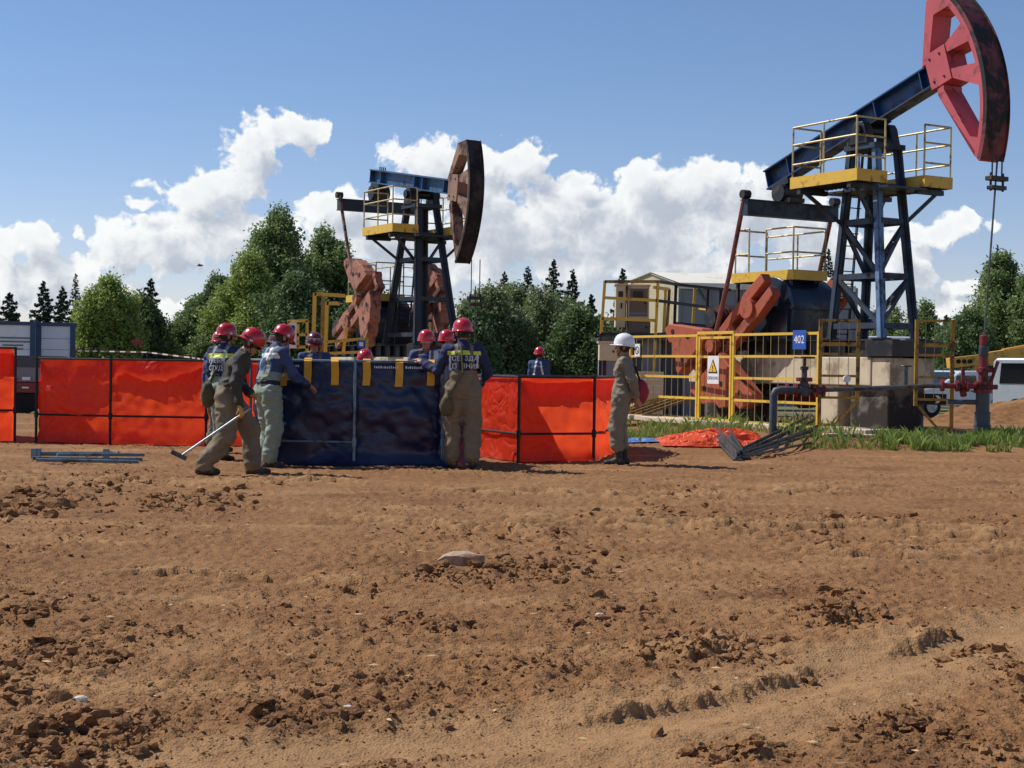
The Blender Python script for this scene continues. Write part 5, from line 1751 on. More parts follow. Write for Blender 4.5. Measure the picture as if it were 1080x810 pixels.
def tank_liner(name, parent, pts, h, m, seed, bulge=.10, wr=.03, res=.045, hem=None, hem_m=None, foot=.12):
    """tarpaulin wall hung from the top rail round the polygon, sagging and creased"""
    pts = [Vector(p) for p in pts]
    n = len(pts)
    cen = sum(pts, Vector()) / n
    loop, mid = [], []
    for i in range(n):
        a, c = pts[i], pts[(i + 1) % n]
        k = max(3, int((c - a).length / res))
        for j in range(k):
            t_ = j / k
            loop.append(a + (c - a) * t_)
            mid.append(math.sin(PI * t_) ** .7)
    loop = np.array([p[:2] for p in loop])
    mid = np.array(mid)
    nl = len(loop)
    out = loop - np.array(cen[:2])
    out /= np.linalg.norm(out, axis=1)[:, None]
    # outward normal of the side, not of the centre
    nv = max(8, int(h / res))
    s_ = np.arange(nl) * res
    V = []
    for j in range(nv + 1):
        t_ = j / nv                        # 0 top, 1 bottom
        z = h * (1 - t_)
        S, Zz = s_ + seed * 10, np.full(nl, z)
        big = fbm2(S, Zz, 1.1, 2) * .9
        fold = 1 - np.abs(fbm2(S + Zz * .5, Zz * .7 - S * .25, 1.9, 3, .55)) * 2.2
        small = fbm2(S * 1.0, Zz * 1.4, 6.5, 3, .6)
        amt = math.sin(PI * min(1, t_ * 1.05)) ** .6 if t_ < .95 else .4
        off = mid * bulge * math.sin(PI * t_) * (.55 + .6 * big) + wr * amt * (big * 1.2 + fold * .6 + small * .45)
        off = off + (foot * (t_ - .86) / .14 * (.5 + big) if t_ > .86 else 0)
        drag = fbm2(S + 9, Zz, 2.5, 2) * .02 * t_
        gz = hgt(loop[:, 0], loop[:, 1], False)
        zz = np.maximum(z + drag, gz + .012)
        V.append(np.stack([loop[:, 0] + out[:, 0] * off, loop[:, 1] + out[:, 1] * off, zz], 1))
    V = np.vstack(V)
    F = []
    for j in range(nv):
        for i in range(nl):
            F.append((j * nl + i, j * nl + (i + 1) % nl, (j + 1) * nl + (i + 1) % nl, (j + 1) * nl + i))
    o = mesh_np(name, V, np.array(F), m, parent, smooth=True)
    # floor sheet
    b_ = MB()
    b_.add([(p.x, p.y, .03) for p in pts], [tuple(range(n))])
    b_.build('floor_sheet', m, parent)
    if hem:
        Vh = []
        rows_ = 6
        for j in range(rows_ + 1):
            t_ = j / rows_
            z = h - hem * t_
            offh = -.03 - .012 * t_ + .014 * fbm2(s_ + seed, s_ * 0 + z, 2.2, 2) * t_
            Vh.append(np.stack([loop[:, 0] + out[:, 0] * offh, loop[:, 1] + out[:, 1] * offh, np.full(nl, z + .008) + .02 * noise2(s_ * 1.5 + seed, s_ * 0) * t_], 1))
        Vh = np.vstack(Vh)
        Fh = [(j * nl + i, j * nl + (i + 1) % nl, (j + 1) * nl + (i + 1) % nl, (j + 1) * nl + i) for j in range(rows_) for i in range(nl)]
        mesh_np('hem_flap', Vh, np.array(Fh), hem_m or m, parent, smooth=True)
    return o


# blue tank
bl, brt = G(288, 491), G(463, 491)
BH = A(374, 381, bl.y).z
bpts = [(bl.x, bl.y, 0), (A(374, 480, bl.y - .12).x, bl.y - .12, 0), (brt.x, bl.y + .02, 0), (brt.x + .32, bl.y + .95, 0), (brt.x - .05, bl.y + 2.0, 0), (A(374, 480, bl.y).x, bl.y + 2.15, 0), (bl.x + .05, bl.y + 2.0, 0), (bl.x - .38, bl.y + 1.0, 0)]
btank = empty('blue_tank', (0, 0, 0), 0, 'dark blue tarpaulin folding tank ringed by workers', 'tank', 'open folding tanks in the yard')
tank_liner('liner', btank, bpts, BH - .015, 'blue_tarp', 3, bulge=.13, wr=.06, res=.035, foot=.30)
polyline_frame(btank, bpts, BH, 'blue_steel', low=.24, r=.02, top_r=.017, out=.09, lower_sides=(0, 7, 6, 5))
P0, P1, P2 = (Vector(bpts[i]) for i in (0, 1, 2))


def front_at(px):
    q = A(px, 400, bl.y - .08)
    xx = q.x
    if xx < P1.x:
        k = (xx - P0.x) / (P1.x - P0.x)
        return P0 + (P1 - P0) * k
    k = (xx - P1.x) / (P2.x - P1.x)
    return P1 + (P2 - P1) * k


for px, ln in ((299, .36), (325, .33), (354, .34), (387, .34), (421, .35), (454, .33)):
    p = front_at(px)
    b = MB()
    wv2 = .048
    fn_ = lambda u, v, p=p, ln=ln: (p.x - wv2 + 2 * wv2 * u + .01 * math.sin(3 * v), p.y - .125 - .03 * math.sin(v * 2.4 + p.x * 5) + .09 * (v < .01), BH + .035 - ln * v)
    b.grid(fn_, 2, 8)
    b.grid(lambda u, v, f_=fn_: (f_(u, v)[0], f_(u, v)[1] + .006, f_(u, v)[2]), 2, 8)
    b.build('strap', 'strap_yellow', btank)
for i, (px, ln) in enumerate(((309, .14), (408, .30), (437, .22))):
    p = front_at(px)
    b = MB()
    rs = random.Random(i)
    x = -ln / 2
    while x < ln / 2:
        w_ = rs.uniform(.008, .02)
        b.bx(p.x + x, p.x + x + w_, p.y - .128, p.y - .122, BH - .085, BH - .085 + rs.uniform(.022, .034))
        x += w_ + .012
    b.build('printed_line', 'reflect_silver', btank)

# orange tanks
def orange_tank(name, label, pts, h, seed, m_post='black_steel', low=.33, bulge=.10, wr=.045, hem=.26):
    root = empty(name, (0, 0, 0), 0, label, 'tank', 'open folding tanks in the yard')
    tank_liner('liner', root, pts, h - .012, 'orange_tarp', seed, bulge=bulge, wr=wr, hem=hem)
    polyline_frame(root, pts, h, m_post, low=low, r=.022, top_r=.016, out=.06)
    return root


q0, q1, q2, q3 = G(504, 480), G(547, 487), G(624, 486), G(650, 476)
OH = A(585, 398, q1.y).z
orange_tank('orange_tank', 'orange tarpaulin tank between the khaki worker and the white helmet',
            [(q0.x - .12, q0.y + .25, 0), (q1.x, q1.y, 0), (q2.x, q2.y, 0), (q3.x, q3.y, 0), (q3.x - .25, q3.y + 1.5, 0), (q1.x, q1.y + 2.4, 0), (q0.x - .3, q0.y + 1.4, 0)], OH, 11, bulge=.05)
l0, l1, l2 = G(41, 466), G(119, 468), G(214, 470)
LH = A(120, 379, l1.y).z
lw = l1 + (l2 - l1) * 1.95
orange_tank('orange_tank', 'long orange tarpaulin tank at the left in front of the site cabins',
            [(l0.x, l0.y + .05, 0), (l1.x, l1.y, 0), (l2.x, l2.y + .1, 0), (lw.x, l2.y + .5, 0), (lw.x, l2.y + 2.4, 0), (l1.x, l1.y + 2.9, 0), (l0.x + .15, l0.y + 1.4, 0)], LH, 23, bulge=.08, wr=.05, hem=.30)
e0 = G(13, 465)
EH = A(13, 367, e0.y).z
orange_tank('orange_tank', 'orange tarpaulin tank mostly cut off by the left edge',
            [(e0.x - 1.5, e0.y - .3, 0), (e0.x, e0.y, 0), (e0.x - .85, e0.y + 1.7, 0), (e0.x - 2.2, e0.y + 2.0, 0)], EH, 31, bulge=.08, hem=.34)

# orange sheet dumped by the fence, steel bars beside it
p0 = G(735, 472)
sh = MB()


def crump(u, v):
    x = p0.x - .62 + 1.75 * u
    y = p0.y - .35 + 1.15 * v
    e_ = math.sin(PI * u) ** .5 * math.sin(PI * v) ** .5
    f_ = float(1 - abs(fbm2(np.array([x * 1.0]), np.array([y * 1.6]), 1.7, 3)[0]) * 2.1)
    edge_ = .12 * float(noise2(np.array([u * 4.0 + v * 3]), np.array([v * 5.0]))[0])
    return (x + edge_, y + edge_ * .6, float(hgt(np.array([x]), np.array([y]), False)[0]) + .03 + .24 * e_ * max(0, f_) * (.5 + .5 * u))


sh.grid(crump, 70, 46)
sh.grid(lambda u, v: tuple(c_ - (.004 if i == 2 else 0) for i, c_ in enumerate(crump(u, v))), 2, 2)
tag(sh.build('tarp_sheet', 'orange_loose', smooth=True), 'crumpled orange sheet on the ground in front of the fence gate', 'tarpaulin')
p0 = G(668, 470)
sh = MB()


def crump2(u, v):
    x, y = p0.x - .3 + .75 * u, p0.y - .1 + .5 * v
    f_ = float(1 - abs(fbm2(np.array([x * 2.0]), np.array([y * 2.2]), 1.7, 3)[0]) * 2)
    return (x, y, float(hgt(np.array([x]), np.array([y]), False)[0]) + .03 + .07 * math.sin(PI * u) * math.sin(PI * v) * max(0, f_))


sh.grid(crump2, 30, 20)
mat('blue_sheet', srgb(92, 122, 178), .5, var=.2, vscale=6)
tag(sh.build('tarp_sheet', 'blue_sheet', smooth=True), 'small pale blue sheet on the grass right of the white helmeted man', 'tarpaulin')

bars = empty('steel_bars', (0, 0, 0), 0, 'bundle of grey steel angles and rods on the ground before the pump pad', 'bars')
rs = random.Random(3)
for k, (p1, p2, z1, z2, w_) in enumerate([((782, 482), (858, 466), .05, .16, .05), ((784, 480), (856, 463), .09, .24, .045), ((778, 484), (862, 471), .03, .10, .05), ((786, 479), (850, 464), .13, .2, .03),
                                          ((780, 486), (860, 474), .03, .05, .03), ((790, 482), (862, 469), .08, .13, .03), ((776, 487), (848, 473), .02, .07, .03)]):
    a, c = G(*p1), G(*p2)
    b = MB()
    za, zc_ = ground_z(a.x, a.y), ground_z(c.x, c.y)
    b.beam((a.x, a.y, za + z1), (c.x, c.y, zc_ + z2), w_, .01).beam((a.x, a.y + w_ / 2, za + z1 + w_ / 2), (c.x, c.y + w_ / 2, zc_ + z2 + w_ / 2), .01, w_)
    b.build('angle_bar', 'grey_steel', bars)
for (p1, p2, z1, z2) in (((752, 468), (781, 486), .26, .04), ((766, 469), (784, 486), .24, .05), ((757, 471), (778, 487), .14, .02)):
    a, c = G(*p1), G(*p2)
    b = MB()
    b.beam((a.x, a.y, z1), (c.x, c.y, ground_z(c.x, c.y) + z2), .14, .016).beam((a.x, a.y + .07, z1 + .05), (c.x, c.y + .07, ground_z(c.x, c.y) + z2 + .05), .016, .13)
    b.build('channel_bar', 'grey_steel', bars)
poles = empty('tube_poles', (0, 0, 0), 0, 'bundle of pale blue steel tubes on the ground at far left', 'poles')
for k, (p1, p2, z) in enumerate([((34, 489), (150, 487), .03), ((38, 491), (146, 490), .03), ((36, 487), (152, 485), .045), ((42, 488), (120, 485), .09), ((60, 490), (140, 488), .08)]):
    a, c = G(*p1), G(*p2)
    MB().tube([(a.x, a.y, ground_z(a.x, a.y) + z + .02), (c.x, c.y, ground_z(c.x, c.y) + z + .02)], .022, 8).build('tube', 'blue_steel', poles, smooth=True)
for px in (36, 40, 112):
    a = G(px, 488)
    MB().box((a.x, a.y, ground_z(a.x, a.y) + .10), (.07, .05, .13)).build('clamp', 'blue_steel', poles)

# ------------------------------------------------------------------ left background: cabins, trailer, tape
def cabin(x0, x1, ytop, Y, label, depth=2.4, lines=True):
    p0, p1 = A(x0, ytop, Y), A(x1, ytop, Y)
    w_, h_ = p1.x - p0.x, p0.z
    zb = h_ - 2.35
    root = empty('site_cabin', ((p0.x + p1.x) / 2, Y, max(zb, 0)), R(17), label, 'cabin', 'white and blue site cabins')
    hh = h_ - max(zb, 0)
    MB().bx(-w_ / 2, w_ / 2, 0, depth, .12, hh - .1).build('wall', 'cabin_white', root)
    for s in (-1, 1):
        MB().bx(s * (w_ / 2 - .08) - .08, s * (w_ / 2 - .08) + .08, -.04, .10, 0, hh - .02).build('corner_post', 'cabin_blue', root)
    MB().bx(-w_ / 2 - .02, w_ / 2 + .02, -.05, depth + .04, hh - .11, hh).build('roof', 'cabin_blue', root)
    MB().bx(-w_ / 2, w_ / 2, -.03, .08, 0, .18).build('base_beam', 'cabin_blue', root)
    for k in range(1, 6):
        z = .18 + (hh - .34) * k / 6
        MB().bx(-w_ / 2 + .17, w_ / 2 - .17, -.008, -.002, z - .006, z + .006).build('panel_seam', 'sign_grey', root)
    return root, w_, hh


ca1, w_, hh = cabin(-40, 36, 338, 46, 'left site cabin with grey printing on its white wall')
for k in range(4):
    MB().bx(w_ / 2 - .95 - .25 * (k < 2), w_ / 2 - .35 + .2 * (k < 2), -.016, -.010, hh - .52 - k * .11, hh - .47 - k * .11).build('printed_line', 'sign_grey', ca1)
ca2, w_, hh = cabin(39, 79, 340, 47.5, 'right site cabin with plain white panel in blue frame')
tr = empty('red_trailer', (0, 0, 0), 0, 'low red trailer with white dashes under the cabins', 'trailer')
a, c = A(-40, 436, 37.5), A(44, 436, 37.5)
x0, x1 = a.x, c.x
MB().bx(x0, x1, 37.5, 39.6, .50, .74).build('side_beam', 'trailer_red', tr)
MB().bx(x0, x1, 37.55, 39.6, .76, 1.12).build('bed', 'tent_grey', tr)
MB().bx(x0, x1, 37.52, 39.6, 1.12, 1.4).build('headboard', 'pipe_slate', tr)
x = x0 + .1
k = 0
while x < x1 - .2:
    MB().bx(x, x + .2, 37.48, 37.497, .80, .88).build('reflector', 'white_sign', tr)
    MB().bx(x, x + .16, 37.48, 37.497, .60, .64).build('reflector', 'white_sign', tr)
    x += .34
for xx in (x0 + .4, x1 - .5):
    MB().tube([(xx, 37.6, .40), (xx, 37.85, .40)], .42, 18).build('wheel', 'rubber', tr, smooth=True)
tp = empty('barrier_tape', (0, 0, 0), 0, 'red and white barrier tape strung behind the left orange tank', 'tape')
tpts = [A(78, 370, 33), A(110, 370.5, 33), A(155, 371.5, 32), A(200, 377, 30.5), (A(222, 380, 30))]
for a, c in zip(tpts[:-1], tpts[1:]):
    n = 8
    for k in range(n):
        p, q = a + (c - a) * (k / n), a + (c - a) * ((k + 1) / n)
        MB().beam(p, q, .004, .026).build('tape_stripe', 'white_sign' if k % 2 else 'trailer_red', tp)
for p in tpts[::2]:
    MB().tube([(p.x, p.y, 0), (p.x, p.y, p.z)], .015, 6).build('stake', 'black_steel', tp)
sgp = A(145, 361, 36)
sg = empty('small_sign', (sgp.x, sgp.y, 0), 0, 'small pale red tilted plate on a thin stake behind the left tank', 'sign')
MB().tube([(0, 0, 0), (0, 0, sgp.z)], .015, 6).build('stake', 'black_steel', sg)
MB().prism([(-.13, -.04), (.10, -.06), (.12, .05), (-.10, .06)], -.02, .02, tr=lambda q: (q[0], q[1], q[2] + sgp.z)).build('plate', 'trailer_red', sg)

# ------------------------------------------------------------------ yellow rails round the far pump
yr = empty('far_pump_rails', (0, 0, 0), 0, 'yellow guard rails and post frame left of the far pumpjack', 'fence')
for (p1, p2, Y) in (((303, 339), (325, 338), 38), ((324, 338), (324, 378), 38), ((305, 339), (304, 378), 38), ((303, 353), (324, 353), 38), ((302, 366), (325, 366), 38), ((314, 342), (314, 366), 38),
                    ((332, 309), (330, 378), 39), ((341, 310), (339, 378), 41), ((332, 310), (364, 312), 39), ((345, 318), (343, 378), 39), ((345, 320), (358, 320), 39), ((342, 361), (387, 357), 38.5),
                    ((387, 357), (387, 380), 38.5), ((341, 373), (387, 371), 38.5), ((362, 372), (366, 345), 38.6)):
    pbar(yr, p1, p2, Y, Y, .07 if p1[1] > 320 else .09, 'yellow_paint' if Y < 40 else 'shaded_yellow_paint', 'rail')
for px in (304, 330, 343, 387):
    p = A(px, 378, 38.5)
    MB().beam((p.x, p.y, 0), (p.x, p.y, p.z), .07, .07, up=(1, 0, 0)).build('post', 'yellow_paint', yr)
wb_ = empty('white_meter_box', A(309, 352, 37.8), 0, 'narrow white meter box on the yellow rails left of the far pumpjack', 'box')
MB().bx(-.08, .08, -.05, .1, -.35, .28).build('case', 'white_sign', wb_)
MB().bx(-.05, .05, -.06, -.051, .0, .2).build('dial', 'oily_steel', wb_)
p = A(381, 363, 38.4)
s4 = sign_board('plate_sign', p, (0, -1, 0), .2, .2, 'sign_blue', 'small blue plate with a white mark on the yellow rail at the far pumpjack')
MB().prism([(-.05, -.05), (.05, -.05), (.05, .05), (-.05, .05)], .007, .010, plane='xy').build('mark', 'white_sign', s4)
# dark plant under the far pump
pp = loc2w(far_pump, 0, -1.3)
fw = loc2w(far_pump, 3.07, 0)
wh2 = empty('wellhead', (fw.x, fw.y, 0), 0, 'dark wellhead of the far pumpjack behind the red helmets', 'wellhead')
MB().lathe([(.14, 0), (.14, .6), (.11, .62), (.11, 1.0), (.16, 1.02), (.16, 1.1), (.07, 1.12), (.07, 1.42)], n=14).build('casing', 'oily_steel', wh2, smooth=True)
MB().tube([(-.6, 0, .9), (0, 0, .9)], .05, 8).build('flow_pipe', 'oily_steel', wh2, smooth=True)
ml = A(408, 376, 26.4)

# ------------------------------------------------------------------ right background: vehicles, crane
def vehicle(name, label, cat, loc, rz, L, Wd, H, hood, m, glass_z, van=False):
    """side outline extruded across, then glass, wheels, lamps as parts; front along +x"""
    root = empty(name, loc, rz, label, cat, 'vehicles parked behind the soil heap')
    if van:
        prof = [(-L / 2, .35), (-L / 2, H - .12), (-L / 2 + .12, H), (L / 2 - 1.55, H), (L / 2 - 1.1, H - .12), (L / 2 - .55, 1.12), (L / 2 - .08, .95), (L / 2, .75), (L / 2, .35)]
    else:
        prof = [(-L / 2, .35), (-L / 2, .9), (-L / 2 + .1, 1.0), (-L / 2 + .35, H - .08), (-L / 2 + .7, H), (L / 2 - 2.2, H), (L / 2 - 1.9, H - .05), (L / 2 - 1.15, 1.0), (L / 2 - .1, .86), (L / 2, .7), (L / 2, .35)]
    MB().prism(prof, -Wd / 2, Wd / 2).build('body', m, root, bevel=.06, smooth=True)
    for s in (-1, 1):
        y = s * (Wd / 2 + .004)
        if van:
            wins = [(-L / 2 + .25, -L / 2 + 1.25), (-L / 2 + 1.4, L / 2 - 2.1), (L / 2 - 1.98, L / 2 - 1.25)]
        else:
            wins = [(-L / 2 + .62, -.55), (-.45, L / 2 - 1.75)]
        for (a, c) in wins:
            w0 = MB().prism([(a, glass_z), (c, glass_z), (c - .04, H - .16), (a + .06, H - .16)], min(y, y + s * .012), max(y, y + s * .012)).build('side_window', 'car_glass', root)
        MB().bx(-.35, -.2, min(y, y + s * .03), max(y, y + s * .03), glass_z - .14, glass_z - .10).build('door_handle', 'oily_steel', root)
        mx = L / 2 - (1.2 if van else 1.75)
        MB().bx(mx, mx + .14, min(y, y + s * .2), max(y, y + s * .2), glass_z - .02, glass_z + .16).build('mirror', m, root, bevel=.02)
        for wx in (-L / 2 + .85, L / 2 - .85):
            wl_ = MB().tube([(wx, s * (Wd / 2 - .2), .34), (wx, s * (Wd / 2 + .02), .34)], .34, 20).build('wheel', 'rubber', root, smooth=True)
            MB().tube([(wx, s * (Wd / 2 + .021), .34), (wx, s * (Wd / 2 + .035), .34)], .2, 14).build('rim', 'galvanised', wl_)
        MB().bx(L / 2 - .02, L / 2 + .02, min(s * Wd * .28, s * Wd * .46), max(s * Wd * .28, s * Wd * .46), .68, .84).build('headlight', 'galvanised', root)
        MB().bx(-L / 2 - .02, -L / 2 + .02, min(s * Wd * .38, s * Wd * .47), max(s * Wd * .38, s * Wd * .47), .75, 1.05).build('tail_light', 'valve_red', root)
    x = -L / 2
    if van:
        MB().prism([(x - .012, glass_z), (x - .012, H - .2), (x + .0, H - .2), (x + .0, glass_z)], -Wd / 2 + .18, Wd / 2 - .18).build('rear_window', 'car_glass', root)
        MB().prism([(L / 2 - 1.08, H - .17), (L / 2 - .56, 1.18), (L / 2 - .54, 1.2), (L / 2 - 1.04, H - .13)], -Wd / 2 + .15, Wd / 2 - .15).build('windscreen', 'car_glass', root)
    else:
        MB().prism([(-L / 2 + .12, 1.04), (-L / 2 + .32, H - .12), (-L / 2 + .29, H - .10), (-L / 2 + .08, 1.05)], -Wd / 2 + .16, Wd / 2 - .16).build('rear_window', 'car_glass', root)
        MB().prism([(L / 2 - 1.85, H - .08), (L / 2 - 1.18, 1.03), (L / 2 - 1.14, 1.05), (L / 2 - 1.82, H - .05)], -Wd / 2 + .14, Wd / 2 - .14).build('windscreen', 'car_glass', root)
    MB().bx(-L / 2 - .06, -L / 2 + .04, -Wd / 2 + .05, Wd / 2 - .05, .38, .58).build('bumper', 'pipe_slate', root)
    MB().bx(L / 2 - .04, L / 2 + .07, -Wd / 2 + .05, Wd / 2 - .05, .38, .58).build('bumper', 'pipe_slate', root)
    return root


p = A(1052, 404, 46)
van_ = vehicle('white_van', 'silver white van with open dark door at the right edge behind the soil heap', 'van', (16.95, 45.6, -.08), R(-50), 4.9, 1.95, 1.9, 1.2, 'car_silver', 1.12, van=True)
MB().bx(-.95, .45, -.998, -.988, .45, 1.85).build('open_doorway', 'sign_black', van_)  # black sheet painted for the shaded inside of the van
p = A(1010, 404, 50)
vehicle('parked_car', 'white estate car with dark glass left of the wellhead', 'car', (p.x, 51, -.1), R(200), 4.3, 1.8, 1.52, 1.2, 'car_white', .98)
p = A(950, 346, 66)
vehicle('parked_van', 'white van roof glimpsed between the legs of the near tower', 'van', (p.x - 1.6, 66, .55), R(178), 4.6, 2.0, 2.3, 1.2, 'car_white', 1.3, van=True)
cr = empty('truck_crane', (0, 0, 0), 0, 'yellow truck crane with lowered boom behind the white car and van', 'crane')
CY = 60.0
def cbeam(p1, p2, w_, h_, name, m='crane_yellow', Y=CY):
    return MB().beam(A(*p1, Y), A(*p2, Y), w_, h_).build(name, m, cr)


cbeam((1000, 383), (1046, 378), .5, .40, 'boom_section')
cbeam((1040, 379), (1130, 365), .58, .52, 'boom_section')
cbeam((1058, 371), (1130, 358), .34, .22, 'boom_section')
for px in (1011, 1017, 1023):
    q = A(px, 381.2, CY - .26)
    MB().tube([(q.x, q.y - .02, q.z), (q.x, q.y + .02, q.z)], .09, 10).build('lightening_hole', 'shaded_rust', cr)
cbeam((1033, 380), (1028, 396), .3, .3, 'boom_rest')
cbeam((1013, 382), (1015, 392), .05, .05, 'hook_rope', 'black_steel')
q = A(1013, 391, CY)
MB().lathe([(.06, -.14), (.12, -.06), (.12, .06), (.06, .14)], q, 8).build('hook_block', 'crane_yellow', cr)
q = A(1090, 392, CY)
MB().bx(q.x - 4.2, q.x + 3.2, CY - .9, CY + 1.2, .75, 1.15).build('chassis', 'pipe_slate', cr)
MB().bx(q.x - 6.0, q.x - 4.3, CY - 1.1, CY + 1.1, .6, 1.75).build('cab', 'crane_yellow', cr, bevel=.08)
MB().bx(q.x - 5.9, q.x - 4.9, CY - 1.12, CY - 1.105, 1.15, 1.65).build('cab_window', 'car_glass', cr)
MB().bx(q.x + .2, q.x + 2.4, CY - .8, CY + .8, 1.15, 2.3).build('turret', 'crane_yellow', cr, bevel=.05)
for xx in (-5.2, -2.2, .6, 2.2):
    MB().tube([(q.x + xx, CY - 1.15, .5), (q.x + xx, CY - .75, .5)], .5, 18).build('wheel', 'rubber', cr, smooth=True)

# a bird over the trees
bp_ = A(211, 280, 70)
bird = MB()
bird.lathe([(.004, -.16), (.035, -.08), (.05, 0), (.04, .08), (.012, .15)], n=8)
for s in (-1, 1):
    bird.add([(0, 0, .06), (0, 0, -.05), (s * .16, .05, -.02), (s * .30, .02, -.06), (s * .17, .06, .05)], [(0, 1, 2, 4), (2, 3, 4)])
    bird.add([(0, .012, .06), (0, .012, -.05), (s * .16, .062, -.02), (s * .30, .032, -.06), (s * .17, .072, .05)], [(0, 1, 2, 4), (2, 3, 4)])
bo = bird.build('bird', 'rust_brown')
bo.location = bp_
bo.rotation_euler = (R(90), 0, R(80))
tag(bo, 'tiny brown bird flying in the sky left of the birches', 'bird')

# ------------------------------------------------------------------ people: one continuous skin per figure, from blended limbs
def surface_nets(D, origin, h):
    nx, ny, nz = D.shape
    corners = [(i, j, k) for i in (0, 1) for j in (0, 1) for k in (0, 1)]
    c = [D[i:nx - 1 + i, j:ny - 1 + j, k:nz - 1 + k] for (i, j, k) in corners]
    cnt = sum((q < 0).astype(np.int8) for q in c)
    mixed = (cnt > 0) & (cnt < 8)
    cells = np.argwhere(mixed)
    vals = np.stack([q[mixed] for q in c], 1)
    acc, num = np.zeros((len(cells), 3)), np.zeros(len(cells))
    for a in range(8):
        for b_ in range(a + 1, 8):
            pa, pb = np.array(corners[a]), np.array(corners[b_])
            if np.abs(pa - pb).sum() != 1:
                continue
            va, vb = vals[:, a], vals[:, b_]
            cr_ = (va < 0) != (vb < 0)
            t_ = np.where(cr_, va / np.where(cr_, va - vb, 1), 0)
            acc += np.where(cr_[:, None], pa + t_[:, None] * (pb - pa), 0)
            num += cr_
    verts = origin + h * (cells + acc / num[:, None])
    ids = np.full(mixed.shape, -1, dtype=np.int64)
    ids[mixed] = np.arange(len(cells))
    s = D < 0
    F = []
    for ax in range(3):
        o1, o2 = [(1, 2), (2, 0), (0, 1)][ax]
        sl = [slice(None)] * 3
        sh_ = [slice(None)] * 3
        sl[ax], sh_[ax] = slice(0, -1), slice(1, None)
        diff = s[tuple(sl)] != s[tuple(sh_)]
        e = np.argwhere(diff)
        lim = np.array(ids.shape)
        ok = (e[:, o1] > 0) & (e[:, o2] > 0) & (e[:, o1] < lim[o1]) & (e[:, o2] < lim[o2])
        e = e[ok]
        d1, d2 = np.zeros(3, int), np.zeros(3, int)
        d1[o1], d2[o2] = 1, 1
        q = np.stack([ids[tuple((e - d1 - d2).T)], ids[tuple((e - d2).T)], ids[tuple(e.T)], ids[tuple((e - d1).T)]], 1)
        flip = ~s[tuple(e.T)]
        q[flip] = q[flip][:, ::-1]
        F.append(q)
    return verts, np.vstack(F)


def ik(root, target, l1, l2, pole):
    d = target - root
    D_ = min(d.length, (l1 + l2) * .999)
    d = d.normalized()
    a = (l1 * l1 - l2 * l2 + D_ * D_) / (2 * D_)
    hh = math.sqrt(max(1e-6, l1 * l1 - a * a))
    p = pole - d * pole.dot(d)
    p = p.normalized() if p.length > 1e-5 else Vector((1, 0, 0))
    return root + d * a + p * hh, root + d * D_


SKIN, SHIRT, PANTS, BOOT, GLOVE, HAIR, STRIP, SILVER, BELT = range(9)


